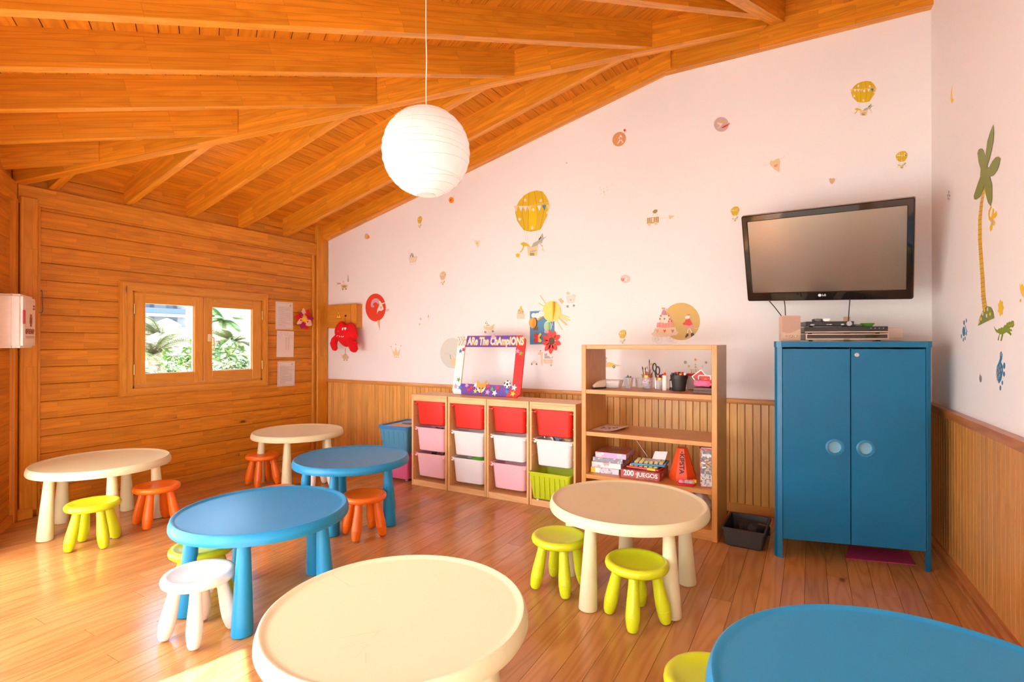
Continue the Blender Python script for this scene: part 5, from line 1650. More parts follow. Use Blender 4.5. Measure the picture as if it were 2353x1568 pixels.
t = shoe('black shoe with orange lettering lying in the black tray', -.312, 3.865, -28, -.25, .1, .062)
lettering('letters', 'DOUGE', .026, colr('shoe_orange', (.80, .22, .02)), t, Matrix.Translation((0, .035, .0592)) @ Matrix.Rotation(R(62), 4, 'Z'), bold=.0008, sx=.62)

# ---- on top of the wardrobe
MW = Matrix.Translation((-.19, 3.655, WH)) @ Matrix.Rotation(R(14.32), 4, 'Z')
def onw(name, label, cat, x, y, z=0.0, rot=0.0, group=None):
    t = thing(name, label, cat, group=group)
    t.matrix_basis = MW @ Matrix.Translation((x, y, z + .0008)) @ Matrix.Rotation(R(rot), 4, 'Z')
    return t
t = onw('speaker', 'beige desktop speaker with three knobs on the wardrobe', 'speaker', .112, .15, 0, -2)
BEI = plain('speaker_beige', (.60, .40, .28), .5)
bm = bmesh.new()
bm_box(bm, -.056, .056, -.045, .045, 0, .165)
bmesh.ops.bevel(bm, geom=bm.edges[:], offset=.006, segments=2, affect='EDGES')
mk('case', bm, BEI, t, auto=40)
bm = bmesh.new()
bm_prism(bm, [(-.052, .160), (-.052, .062), (-.03, .052), (-.005, .052), (.02, .062), (.04, .074), (.052, .076), (.052, .160)], .004)
mk('grille', bm, plain('grille_beige', (.46, .30, .22), .8, .25, scale=400), t, fm(0, 0, -.0445))
for k, x in enumerate((-.026, .0, .028)):
    lathe('knob', [(.008 if k else .005, 0), (.008 if k else .005, .008), (.006 if k else .004, .010), (0, .010)], BEI, t, seg=18, mtx=fm(x, .032, -.0455))
CHAMP = plain('champagne_metal', (.66, .46, .34), .3, metal=.7)
def player(label, x, y, z, w, d_, h, rot, strip=True):
    t = onw('disc_player', label, 'disc player', x, y, z, rot, 'black boxes stacked on the wardrobe')
    box('case', 0, w, .004, d_, .006, h, BLACK, t, bev=.002)
    box('front', 0, w, 0, .004, .006, h, GLOSSB, t, bev=.001)
    for fx_ in (.04, w - .04):
        lathe('foot', [(0, 0), (.012, 0), (.012, .006), (0, .006)], BLACK, t, (fx_, .05, 0), seg=12)
    return t
t = player('champagne edged disc player at the bottom of the pile on the wardrobe', .200, .13, 0, .457, .24, .046, -1)
bm = bmesh.new()
bm_loft(bm, [[(x, -.001, z) for x, z in ((0, .008), (.457, .008), (.457, .046), (0, .046))], [(x, -.003, z) for x, z in ((0, .008), (.457, .008), (.457, .046), (0, .046))], [(x, -.003, z) for x, z in ((.008, .018), (.449, .018), (.449, .041), (.008, .041))], [(x, -.001, z) for x, z in ((.008, .018), (.449, .018), (.449, .041), (.008, .041))]], False, False)
mk('front_frame', bm, CHAMP, t)
box('maker_print', .212, .245, -.0036, -.003, .011, .015, colr('label_red', (.4, .05, .02)), t)
t = player('black disc player with a champagne strip in the middle of the pile', .195, .13, .047, .455, .23, .044, -2)
box('strip', 0, .455, -.002, 0, .008, .014, CHAMP, t)
for k in range(4): lathe('button', [(.0025, 0), (.0025, .002), (0, .002)], CHAMP, t, seg=10, mtx=fm(.365 + .022 * k, .033, 0))
t = player('small black receiver box with round key pad on top of the pile', .205, .135, .0915, .27, .17, .034, 1)
lathe('key_pad', [(.015, 0), (.015, .003), (.011, .003), (.011, .002), (.005, .002), (.005, .003), (0, .003)], GRY, t, seg=24, mtx=fm(.243, .019, 0))
prism('oval_key', ell(0, 0, .014, .005), .002, GRY, t, fm(.035, .013, 0))
prism('oval_key', ell(0, 0, .010, .005), .002, GRY, t, fm(.205, .014, 0))
bm = bmesh.new()
for x0, x1 in ((.115, .128), (.131, .146)): bm_flat(bm, [(x0, .012), (x1, .012), (x1, .017), (x0, .017)], 0, 0)
mk('logo_print', bm, GRY, t, fm(0, 0, 0))
for lab, x, mt in (('dark remote control end on top of the receiver box', .275, plain('remote_dark', (.10, .09, .08), .4)), ('white remote control end on top of the receiver box', .325, WHITE_P)):
    t = onw('remote_control', lab, 'remote control', x, .15, .1265, -8, 'remote controls on the pile')
    bm = bmesh.new()
    bm_loft(bm, [[(px, py + .05, z_) for px, py in rrect(.030 + e_, .12, .012)] for z_, e_ in ((0, 0), (.006, .014), (.014, .018), (.017, .012))])
    mk('case', bm, mt, t, auto=40)
    for k in range(4): lathe('button', [(.004, 0), (.004, .0025), (0, .0025)], GRY, t, (0, .01 + .022 * k, .0168), seg=10)
t = onw('remote_control', 'flat black remote control on the middle disc player', 'remote control', .50, .16, .0915, 20, 'remote controls on the pile')
box('case', -.022, .022, -.02, .10, 0, .014, plain('remote_dark', (.10, .09, .08), .4), t, bev=.004, seg=2)
for k in range(4): lathe('button', [(.004, 0), (.004, .0025), (0, .0025)], GRY, t, (0, .01 + .022 * k, .0138), seg=10)
t = onw('green_dish', 'small green dish behind the remote control on the wardrobe', 'dish', .568, .20, .0915, 0)
lathe('dish', [(0, .001), (.026, .001), (.040, .022), (.038, .022), (.025, .004), (0, .004)], colr('dish_green', (.10, .38, .03), .3), t, seg=28)
t = onw('mobile_stand', 'tan plastic handset standing on end behind the black boxes', 'handset', .515, .405, 0, 10)
box('handset', -.012, .016, -.02, .02, 0, .165, plain('handset_tan', (.62, .42, .26), .5), t, bev=.005, seg=2)
t = onw('cable_box', 'long cream plastic box lying behind the black boxes on the wardrobe', 'box', .668, .34, 0, 0)
box('case', 0, .150, 0, .08, 0, .088, plain('cable_cream', (.78, .62, .48), .5), t, bev=.006, seg=2)
for k in range(3): box('groove', .002, .148, -.001, .001, .014 + .004 * k, .0155 + .004 * k, plain('cable_groove', (.60, .44, .32), .5), t)

# ---- bracket that carries the television
for o in [o for o in bpy.data.objects if o.parent == tv and o.name.split('.')[0] in ('arm', 'wall_plate')]:
    bpy.data.objects.remove(o)
inv = TVM.inverted()
bc = TVM @ Vector((0, .07, 0))
for o in (box('wall_plate', bc.x - .06, bc.x + .10, YB - .03, YB - .0005, bc.z - .14, bc.z + .12, BLACK, tv), tube('arm', [bc, bc + Vector((.03, .14, -.02)), Vector((bc.x + .02, YB - .02, bc.z - .02))], .024, BLACK, tv)):
    o.matrix_basis = inv @ o.matrix_basis
# ================================================================== WALL STICKERS
class Sticker:
    """Flat vinyl cut-outs, given by picture points that fall on the wall."""
    def __init__(s, label, wall='b'):
        s.label, s.wall, s.lay = label, wall, []
    def poly(s, mat, pts):
        s.lay.append((mat, [tuple(p) for p in pts]))
        return s
    def ell(s, mat, u, v, ru, rv, rot=0.0, n=26):
        return s.poly(mat, ell(u, v, ru, rv, R(rot), n))
    def line(s, mat, pts, w=.6):
        out_a, out_b = [], []
        for i, p in enumerate(pts):
            a, b = Vector(pts[max(i - 1, 0)]), Vector(pts[min(i + 1, len(pts) - 1)])
            d_ = (b - a).normalized()
            nn = Vector((-d_.y, d_.x)) * w / 2
            out_a.append((p[0] + nn.x, p[1] + nn.y))
            out_b.append((p[0] - nn.x, p[1] - nn.y))
        return s.poly(mat, out_a + out_b[::-1])
    def ring(s, mat, u, v, ru, rv, w=.5, n=22):
        o = ell(u, v, ru, rv, 0, n)
        i_ = ell(u, v, ru - w, rv - w, 0, n)
        for k in range(n):
            j = (k + 1) % n
            s.poly(mat, [o[k], o[j], i_[j], i_[k]])
        return s
    def build(s, group='stickers on the white walls'):
        fn = on_b if s.wall == 'b' else on_c
        pts = [[fn(u, v) for u, v in p] for _, p in s.lay]
        allp = [p for q_ in pts for p in q_]
        c = sum(allp, Vector()) / len(allp)
        nrm = Vector((0, -1, 0)) if s.wall == 'b' else NC
        ex = Vector((1, 0, 0)) if s.wall == 'b' else DC
        mats = []
        bm = bmesh.new()
        z = .0006
        for (mt, _), P in zip(s.lay, pts):
            if mt not in mats: mats.append(mt)
            z += .00004
            try:
                f = bm.faces.new([bm.verts.new(((p - c).dot(ex), (p - c).z, z)) for p in P])
                f.material_index = mats.index(mt)
            except ValueError:
                pass
        bmesh.ops.triangulate(bm, faces=bm.faces[:])
        for f in bm.faces:
            if f.normal.z < 0: f.normal_flip()
        me = bpy.data.meshes.new('wall_sticker')
        bm.to_mesh(me)
        bm.free()
        for m_ in mats: me.materials.append(m_)
        o = bpy.data.objects.new('wall_sticker', me)
        col.objects.link(o)
        o.matrix_basis = basis(ex, Z, nrm, c)
        return tag(o, s.label, 'sticker', group)
def vin(name, c): return colr('vinyl_' + name, c, .5)
VY, VYD, VCR, VWH = vin('mustard', (.68, .47, .01)), vin('ochre', (.42, .26, .01)), vin('cream', (.76, .60, .32)), vin('white', (.84, .76, .68))
VYL = vin('yellow', (.84, .55, .01))
VBL, VGR, VOL, VBK, VRD = vin('blue', (.05, .22, .40)), vin('greygreen', (.40, .44, .33)), vin('olive', (.34, .30, .08)), vin('black', (.05, .04, .035)), vin('red', (.72, .045, .008))
VPK, VOR, VTN, VGY = vin('pink', (.74, .30, .26)), vin('orange', (.80, .30, .02)), vin('tan', (.66, .48, .26)), vin('grey', (.45, .42, .40))
VPALE, VTEAL, VBEI = vin('pale', (.78, .66, .48)), vin('teal', (.64, .66, .58)), vin('beige', (.72, .58, .42))
VPL, VGN = vin('plum', (.46, .13, .20)), vin('green', (.20, .33, .06))
ENV = [(540, 130), (640, 150), (700, 230), (745, 330), (748, 420), (720, 540), (660, 670), (600, 790), (520, 815), (440, 825), (375, 818), (320, 800), (255, 715), (210, 640), (178, 500), (180, 440), (240, 310), (330, 210), (430, 155)]
def balloon(label, cx, top, w, h, body=VY, dark=VYD, big=False):
    T = lambda x, y: (cx + (x - 463) / 570 * w, top + (y - 130) / 695 * h)
    k = w / 77.5
    s = Sticker(label)
    s.poly(body, [T(*p) for p in ENV])
    if w > 15:
        for pts in ([(330, 215), (285, 480), (340, 800)], [(410, 170), (400, 480), (395, 815)], [(500, 150), (545, 400), (515, 800)], [(610, 150), (675, 400), (600, 780)]):
            s.line(dark, [T(*p) for p in pts], max(.35, .9 * k))
    if big:
        s.poly(vin('mustard2', (.80, .56, .0)), [T(*p) for p in ((405, 400), (540, 390), (540, 600), (515, 790), (400, 810))])
        s.line(dark, [T(*p) for p in ((178, 500), (210, 640), (320, 800), (440, 825), (600, 790), (720, 540))], .8)
    s.line(VCR, [T(*p) for p in ((180, 395), (410, 395), (640, 350), (755, 330))], .6 * k + .2)
    for i, (x, mt) in enumerate(((190, VCR), (270, VWH), (345, VWH), (412, VCR), (490, VYL), (580, VWH), (665, VBL), (735, VCR))):
        y = 398 - .06 * max(0, x - 410) - (.05 * (x - 640) if x > 640 else 0)
        s.poly(mt, [T(x - 38, y), T(x + 36, y - 6), T(x + 6, y + 95)])
    for x, y in ((343, 297), (608, 305), (480, 455), (252, 618), (462, 760), (725, 510)):
        s.ell(VWH, *T(x, y), 3.0 * k, 3.6 * k, n=12)
    for a, b in (((330, 805), (365, 1010)), ((370, 820), (392, 1020)), ((550, 810), (525, 980)), ((590, 795), (565, 960))):
        s.line(VTN, [T(*a), T(*b)], max(.3, .35 * k))
    s.poly(VCR, [T(*p) for p in ((375, 1080), (565, 1060), (540, 1235), (395, 1235))])
    s.poly(VOL, [T(*p) for p in ((425, 1185), (500, 1185), (500, 1235), (425, 1235))])
    s.line(VBL, [T(*p) for p in ((425, 1165), (510, 1155), (525, 1140))], 1.2 * k)
    s.poly(VGR, [T(*p) for p in ((450, 1095), (480, 1020), (560, 980), (600, 910), (640, 850), (655, 935), (720, 900), (650, 960), (625, 1030), (590, 1010), (555, 1060))])
    s.poly(VBK, [T(*p) for p in ((570, 955), (615, 910), (610, 940), (580, 970))])
    s.line(VGR, [T(*p) for p in ((585, 1020), (645, 1085))], 1.8 * k)
    s.poly(VPALE, [T(*p) for p in ((645, 1090), (680, 1165), (615, 1140))])
    s.poly(VY, [T(*p) for p in ((430, 1090), (400, 1040), (320, 1000), (262, 1030), (300, 1070), (390, 1075))])
    s.line(VY, [T(*p) for p in ((325, 1060), (300, 1130), (260, 1180))], 2.4 * k)
    if big: s.poly(VYL, star(*T(220, 1230), 5.2, .2, .8, 6))
    return s.build()
balloon('big yellow hot air balloon sticker with bunting, the largest balloon on the white wall', 1223, 437.7, 77.5, 94.5, big=True)
balloon('yellow hot air balloon sticker high above the television', 1984, 186, 57, 50)
balloon('small yellow hot air balloon sticker just above the far end of the television', 2072, 347, 28, 25)
balloon('small yellow hot air balloon sticker beside the television edge', 1689, 474.5, 20.5, 21.5)
balloon('tiny yellow hot air balloon sticker under the roof beam', 964.5, 497, 11, 17)
balloon('tiny faded hot air balloon sticker between cart and crown stickers', 1017.5, 623.8, 14.5, 19.7, VTN)
balloon('small hot air balloon sticker just above the open bookshelf', 1430.6, 758, 18.4, 20)

def wheel(s, u, v, r, rim=VBK, hub=VPALE):
    s.ell(rim, u, v, r, r * 1.1, n=16)
    s.ell(hub, u, v, r * .45, r * .5, n=10)
# red oval with dancer
s = Sticker('large red oval sticker with a dancer and an ice cream cone beside the plush')
s.ell(VRD, 863.2, 707, 23.3, 32, n=40)
s.poly(vin('lilac', (.62, .36, .42)), [(853, 706), (852, 699), (855, 690), (861, 686), (867, 686), (872, 690), (874, 697), (870, 700), (864, 695), (859, 696), (857, 701), (860, 703), (859, 707)])
s.poly(VWH, [(871, 692), (875, 693), (876, 697), (882, 696), (884, 695), (885, 697), (878, 700), (882, 711), (876, 715), (871, 714), (868, 717), (867, 721), (866, 720), (867, 712), (871, 703), (872, 698)])
s.poly(VTN, [(873, 705), (877, 704), (878, 709), (874, 710)])
s.line(VPALE, [(884, 695), (890, 685)], .6)
s.line(VRD, [(884, 713), (894, 711)], 1.0)
s.line(VRD, [(885, 715), (894, 714)], 1.0)
s.poly(VTN, [(866, 737), (873.5, 736), (873, 760)])
s.build()
# pale teal oval with pony behind the frame
s = Sticker('pale grey green oval sticker partly behind the selfie frame')
s.ell(VTEAL, 1040, 812, 28.5, 35, n=40)
s.line(VGY, [(1022, 816), (1028, 812), (1034, 816), (1041, 821)], .5)
s.line(VOL, [(1034, 816), (1036, 826)], 1.4)
s.ell(VCR, 1044, 832, 9, 9)
s.build()
# cake cart with mouse, girl and yellow disc
s = Sticker('yellow disc sticker with pink cake cart and girl in red above the bookshelf')
s.ell(vin('gold', (.62, .42, .10)), 1565.5, 739, 43, 43, n=60)
for cx, cy, r in ((1506, 779, 7), (1514, 781, 8.5), (1540, 777, 8.5), (1549, 779, 9.5)):
    s.ring(VTN, cx, cy, r, r * 1.05, .45)
    for k in range(4):
        a = math.pi / 4 * k + .3
        s.line(VTN, [(cx - r * math.cos(a), cy - r * math.sin(a)), (cx + r * math.cos(a), cy + r * math.sin(a))], .3)
s.poly(VPK.copy() if False else vin('peach', (.78, .56, .42)), [(1496, 768), (1503, 762), (1530, 768), (1552, 763), (1560, 763), (1556, 769), (1540, 773), (1520, 775), (1503, 773)])
s.poly(vin('sponge', (.76, .54, .30)), [(1504, 755), (1553, 752), (1556, 764), (1538, 769), (1517, 770), (1503, 765)])
for x, mt in ((1511, VPK), (1527.5, VRD), (1546, VPL)):
    s.poly(mt, [(x - 3.5, 759), (x - 2, 757.5), (x, 759), (x + 2, 757.5), (x + 3.5, 759), (x, 766)])
s.poly(vin('icing', (.78, .24, .20)), [(1510, 742), (1545, 739), (1547, 750), (1530, 754), (1509, 753)])
for k in range(5): s.line(vin('icing2', (.82, .42, .36)), [(1513 + 7 * k, 742), (1513 + 7 * k, 753)], 1.2)
s.poly(VPALE, [(1516, 726), (1539, 723), (1542, 740), (1530, 743), (1515, 741)])
for x, y in ((1517, 733), (1527, 733), (1519, 726), (1537, 726), (1539, 734), (1537, 739), (1543, 738)): s.ell(VRD, x, y, 1.9, 2.4, n=10)
s.poly(vin('mauve', (.50, .20, .26)), [(1523, 713), (1529, 713), (1530, 722), (1540, 720), (1531, 724.5), (1521, 724), (1520, 721)])
s.ell(VPK, 1526, 710, 2.8, 3, n=14)
s.ell(VPK, 1522.5, 709, 2, 2.3, n=12)
s.line(VBK, [(1530, 711), (1533, 710)], .5)
s.line(VTN, [(1556, 762), (1558, 752), (1563, 747), (1567, 748)], .5)
s.poly(VWH, [(1574, 729), (1579, 726), (1585, 725), (1585.5, 731), (1580, 733), (1575, 732)])
s.poly(VRD, [(1580, 722), (1582.5, 724), (1585, 722), (1584.5, 725), (1580, 725)])
s.poly(VRD, [(1576, 735), (1585, 733), (1589, 741), (1591, 746), (1584, 749), (1576, 747), (1572, 747.5), (1568, 744), (1574, 740)])
s.poly(VPK, [(1576, 747), (1584, 749), (1591, 746), (1594, 754), (1577, 756)])
s.line(VWH, [(1582, 756), (1580, 766)], 2)
s.line(VWH, [(1585, 755), (1590, 765)], 2)
s.poly(VBK, [(1578, 767), (1582, 767), (1582, 772), (1576, 777), (1574.5, 775)])
s.poly(VBK, [(1588, 766), (1593, 765), (1596, 770), (1590, 773), (1588, 775)])
s.line(VWH, [(1594, 753), (1600, 756), (1606, 753)], .7)
s.build()
# discs
s = Sticker('orange disc sticker with a small running figure holding a red flower')
s.ell(vin('apricot', (.66, .34, .12)), 1422.8, 320, 15, 17.4, 32)
s.poly(VWH, [(1424, 311), (1428, 310), (1429, 314), (1432, 315), (1428, 319), (1432, 327), (1430, 329), (1427, 322), (1420, 331), (1418, 331), (1424, 320), (1420, 318), (1424, 315)])
s.poly(VPK, [(1424, 316), (1431, 315), (1430, 321), (1424, 321)])
s.line(VGN, [(1433, 311), (1436, 304)], .5)
s.ell(VRD, 1435.5, 299.5, 2.6, 3.2)
s.build()
s = Sticker('lilac grey disc sticker with a small winged figure and red ribbon')
s.ell(vin('mauvegrey', (.56, .44, .42)), 1657.5, 286, 17, 17, 0, 34)
s.poly(VPALE, [(1648, 281), (1655, 283), (1661, 283), (1657, 289), (1650, 296), (1648, 296), (1655, 288), (1648, 285)])
s.ell(VY, 1662, 280, 2.8, 2.2, -20)
s.poly(VRD, [(1658, 293), (1664, 289), (1674, 285), (1676, 281), (1676.5, 285), (1670, 291), (1660, 295)])
s.build()
s = Sticker('small pale pink disc sticker with a red dot figure')
s.ell(vin('rosepale', (.78, .54, .46)), 1437, 641, 11.5, 9.5)
s.ell(VRD, 1431, 642, 3, 3.2)
s.ell(VWH, 1431, 641.4, 1.4, 1.4)
s.poly(VWH, [(1438, 638), (1442, 640), (1440, 646), (1436, 645)])
s.build()
s = Sticker('tiny orange disc sticker with a red dot by the lantern')
s.ell(VOR, 1037, 460, 6, 7)
s.ell(VRD, 1036, 460, 1.8, 2)
s.line(VPK, [(1042, 456), (1043.5, 449)], .6)
s.build()
s = Sticker('tiny grey disc sticker with an orange fox under the roof beam')
s.ell(VTN, 842.5, 543.5, 4.7, 6.7)
s.poly(VOR, [(843, 545), (847, 540), (849, 543), (850, 546), (847, 549), (844, 549)])
s.build()
# carts and animals
s = Sticker('striped elephant wagon sticker with an arrow')
s.poly(VTN, [(1486.5, 501), (1514, 498), (1514, 512), (1486.5, 515)])
for k in range(7): s.line(VOL, [(1488.5 + 4 * k, 500.5 - .4 * k), (1488.5 + 4 * k, 514.5 - .4 * k)], 1.4)
s.poly(VPALE, [(1497, 501), (1502, 501), (1501, 511), (1497.5, 510)])
s.poly(VOL, [(1500, 486), (1504, 482), (1511, 482), (1510.5, 487), (1506, 491), (1502, 490), (1499.5, 488)])
s.line(VGY, [(1502, 490), (1500, 497)], .5)
s.line(VGY, [(1509, 490), (1510, 498)], .5)
s.poly(VCR, star(1492, 516, 4.4, 0, .7, 6))
s.poly(VCR, star(1507, 513.5, 4.6, 0, .7, 6))
s.line(VBEI, [(1515, 503), (1529, 500), (1535, 500)], .6)
s.poly(VCR, [(1536.5, 495), (1551, 496), (1539, 504.5), (1537, 500)])
s.build()
s = Sticker('pale pram sticker with a grey cat and a balloon')
s.poly(VBEI, [(939, 592), (959, 589), (956, 602), (942, 604)])
s.poly(VPALE, [(940.5, 593.5), (957, 591), (954.5, 601), (943, 602.5)])
s.ring(VBEI, 945, 606, 3, 3.4, .6)
s.ring(VBEI, 953.5, 605, 3, 3.4, .6)
s.poly(VGY, [(943.5, 584), (947, 581), (951, 585), (948, 589), (944, 588)])
s.poly(VOL, [(947, 588), (951, 587), (951, 591), (947, 591)])
s.poly(VBK, [(942.5, 587), (943.5, 587), (945, 591), (943.5, 591.5)])
s.ring(VBEI, 941, 579, 2.4, 4.6, .5)
s.line(VBEI, [(941, 584), (941.5, 592)], .5)
s.build()
s = Sticker('duck cart sticker with a small grey tower')
s.poly(VTN, [(783.5, 655), (799.5, 655), (796.5, 662), (786, 662)])
s.ell(VOL, 791.5, 658.5, 4, 2.4)
wheel(s, 787.8, 665, 1.7)
wheel(s, 795, 664.3, 1.7)
s.poly(VGY, [(799.5, 632), (800.5, 632), (802, 648), (798, 648)])
s.poly(VWH, [(786.5, 654), (787, 645), (789, 644), (791, 648), (795, 653), (795, 655)])
s.poly(VYL, [(788, 646), (791, 647.5), (788.5, 649.5)])
s.poly(VGY, [(773, 650), (783, 650.5), (783, 653), (776, 654), (773, 657), (776, 652)])
s.poly(VYL, [(776, 651), (782, 650.5), (780, 652.5)])
s.build()
s = Sticker('small giraffe and hedgehog cart sticker below the plush')
s.poly(VTN, [(787, 818), (791, 814), (797, 815), (802, 821), (801, 825), (794, 827), (788, 825)])
s.line(VOL, [(794, 801), (793.5, 815)], 1.2)
s.poly(VTN, [(793, 800), (796, 801.5), (794, 803)])
s.poly(VGY, [(791.5, 813), (796, 813), (795.5, 817), (792, 817)])
for k in range(4): s.line(VGY, [(787, 817 + k * 1.6), (783.5, 814 + k * 2.6)], .4)
wheel(s, 791, 828, 1.3)
wheel(s, 797.3, 828.4, 1.3)
s.build()
s = Sticker('pale gold crown sticker with three star tips')
s.poly(VCR, [(905, 818), (901, 803), (906, 811), (910, 797), (913, 811), (920, 801), (917.5, 818)])
for x, y in ((898.5, 797), (909.5, 792), (921.5, 795)): s.ell(VGR, x, y, 1.2, 1.4, n=8)
s.line(VCR, [(899, 798), (902, 806)], .5)
s.line(VCR, [(921, 797), (918, 806)], .5)
for k in range(3): s.ell(VGY, 907.5 + 4 * k, 821, 1, 1.3, n=8)
s.build()
s = Sticker('tiny pair of faint yellow leaf stickers in the middle of the white wall')
s.poly(VTN, [(965, 732), (967, 730), (969, 735), (966, 736)])
s.poly(VTN, [(963, 744), (965, 742), (966, 747), (963, 748)])
s.poly(VTN, [(983.5, 724), (985, 722), (986, 730), (983, 731)])
s.poly(VBEI, [(984, 734), (986, 733), (985.5, 737)])
s.build()
s = Sticker('small winged heart sticker with an orange star')
s.poly(VPALE, [(1090, 555), (1093, 552), (1097, 554), (1101, 552), (1103, 556), (1098, 571)])
s.poly(VYL, star(1096.5, 559, 3.6, 0, .45))
s.line(VBEI, [(1090, 554), (1085, 549), (1089, 552)], .4)
s.line(VBEI, [(1102, 554), (1108, 546)], .4)
s.build()
s = Sticker('cupcake sticker with a tiny crown beside the blue poster')
s.poly(VPALE, [(1187, 722), (1206, 722), (1205, 733), (1188.5, 733)])
for k in range(5): s.line(VTN, [(1189.5 + 3.5 * k, 723), (1190 + 3.3 * k, 733)], .5)
s.poly(VOL.copy() if False else VTN, [(1189, 722), (1190, 713), (1194, 709), (1199, 709), (1203, 713), (1204, 722)])
for k, (x, y) in enumerate(((1193, 714), (1198, 712), (1196, 718), (1201, 717), (1191, 719))): s.ell((VOL, VYL, VGR)[k % 3], x, y, 1.5, 1.5, n=8)
s.poly(VYL, [(1195, 709), (1194.5, 703), (1197, 706), (1199.5, 702), (1199, 709)])
s.build()
s = Sticker('panda pram sticker above the selfie frame')
s.poly(VCR, [(1111, 749), (1125, 751), (1137, 744), (1134, 755), (1128, 758.5), (1117, 758), (1112, 754)])
for k in range(6): s.ell(VTN, 1114 + 3.6 * k, 752 + (k % 2) * 3, .7, .7, n=6)
s.ell(VWH, 1118, 742.5, 3.2, 3)
s.ell(VBK, 1116, 743, 1.1, 1.2, n=8)
s.ell(VBK, 1119.5, 743.2, .9, 1, n=8)
s.ell(VBK, 1118, 739, .8, .8, n=8)
s.poly(VGY, [(1118, 746), (1124, 746), (1126, 749.5), (1117, 749)])
wheel(s, 1115.3, 763.5, 2.1)
wheel(s, 1132.6, 761.6, 2.1)
s.build()
s = Sticker('lamb pram sticker with a gold heart and a small cube')
s.poly(vin('ice', (.72, .68, .60)), [(1300, 681), (1324, 677), (1322, 690), (1318, 697), (1305, 697), (1302, 690)])
s.poly(VWH, [(1308, 685), (1315, 684), (1316, 694), (1309, 695)])
s.poly(VTN, [(1308.5, 689), (1310, 687), (1311.5, 688), (1313.5, 686.5), (1314.5, 688.5), (1311.5, 693)])
s.ell(VCR, 1305.5, 674, 4.2, 3.6)
s.ell(VCR, 1318, 678.5, 2.5, 1.4)
wheel(s, 1304.3, 704.5, 2.4)
wheel(s, 1318.7, 702.7, 2.2)
s.poly(VTN, [(1283, 689), (1289, 685), (1296, 693), (1291, 699)])
s.line(VBEI, [(1291, 686), (1298, 680)], .4)
s.build()
s = Sticker('giraffe wagon sticker with a grey cat beside the selfie frame')
s.poly(VBEI, [(1248, 826), (1270, 826), (1270, 836), (1255, 836), (1249, 834)])
s.poly(VBEI, [(1243, 812), (1247, 810), (1247.5, 838), (1242.5, 838)])
s.poly(VTN, [(1236, 813), (1241, 808), (1246, 810), (1246, 815), (1238, 816)])
s.ell(VBL, 1242, 806.5, 1.4, 1.4, n=8)
s.poly(VGY, [(1251, 812), (1253, 813.5), (1257, 811.5), (1258, 815), (1256, 818), (1261, 818), (1266, 824), (1251, 824.5)])
s.line(VBK, [(1267, 824), (1270.5, 820)], .9)
s.poly(VPALE, [(1255, 829), (1265, 829), (1265, 835), (1255, 835)])
wheel(s, 1266.5, 839.5, 2.3, VOL)
wheel(s, 1245.5, 838, 2.5, VPALE, VWH)
s.poly(VBEI, [(1220, 833), (1226, 829), (1233, 831), (1234.5, 835), (1221, 836)])
wheel(s, 1222, 837.2, 1.9)
wheel(s, 1233, 837.2, 1.9)
s.build()
s = Sticker('pale winged heart sticker with tiny dots in the bright part of the wall')
for x, y in ((1379, 432), (1394, 430), (1381, 436.5), (1396, 437), (1381, 445), (1390, 447.5), (1386.5, 453.5), (1388, 434)): s.ell(VGY, x, y, .7, .8, n=8)
s.poly(VCR, [(1387, 438), (1390, 440), (1388, 445), (1386.5, 444)])
s.line(VBEI, [(1398, 431), (1409, 424)], .35)
s.build()
s = Sticker('tiny ochre dot sticker near the roof beam', 'b')
s.ell(VTN, 1302, 374.5, 1.6, 1.8, n=10)
s.ell(VOL, 1302.6, 374.5, .6, .7, n=8)
s.build()
s = Sticker('cream winged heart sticker up beside the television')
s.poly(VCR, [(1768, 375), (1771, 369), (1778, 370), (1783, 366), (1790, 364), (1793, 371), (1791, 397), (1780, 390), (1771, 381)])
s.poly(VPK, [(1778, 380), (1786, 377), (1788, 378), (1784, 384), (1779, 384)])
s.line(VBEI, [(1768, 378), (1758, 381), (1754, 379)], .6)
s.line(VBEI, [(1792, 366), (1799, 363), (1803, 357)], .6)
s.build()
s = Sticker('small patterned heart sticker above the middle of the television')
s.poly(VTN, [(1905, 412), (1908, 409), (1911.5, 411), (1915, 409), (1919, 411), (1918, 417), (1912, 424), (1907, 420)])
for x, y in ((1908, 412), (1913, 414), (1917, 412), (1911, 419)): s.ell(VPK, x, y, 1.2, 1.2, n=8)
s.line(VBEI, [(1905, 412), (1900, 410)], .4)
s.line(VBEI, [(1919, 412), (1925, 410)], .4)
s.build()
s = Sticker('yellow racing car sticker with an animal driver seen through the bookshelf')
s.poly(VTN, [(1386, 836), (1400, 832), (1414, 837), (1428, 840.5), (1416, 842.5), (1400, 844), (1386, 844)])
s.poly(VY, [(1400, 833), (1412, 836), (1408, 844), (1399, 844)])
s.poly(VGR, [(1387, 820), (1392, 820), (1396, 823.5), (1393, 827), (1395, 833), (1388, 834)])
wheel(s, 1410.8, 843.4, 3)
s.build()
s = Sticker('dotted gold crown sticker seen through the bookshelf')
for y, n in ((852, 5), (859, 5), (866, 5)):
    for k in range(n): s.poly(VCR if (k + int(y)) % 2 else VTN, [(1587 + 5.2 * k, y - 3), (1591 + 5.2 * k, y - 3), (1591 + 5.2 * k, y + 3), (1587 + 5.2 * k, y + 3)])
for x, y, r, mt in ((1575, 833, 3.6, VOL), (1598, 827, 2.6, VOR), (1622.5, 833.5, 4, VCR), (1583, 842, 2.4, VY), (1598.5, 844, 2.4, VY), (1598, 838, 1.6, VGR), (1614, 842, 1.6, VBEI), (1589, 856, 1.2, VRD), (1601, 860, 1.2, VGN)): s.ell(mt, x, y, r, r, n=14)
s.ell(VGR, 1575, 833, 2.5, 2.5, n=12)
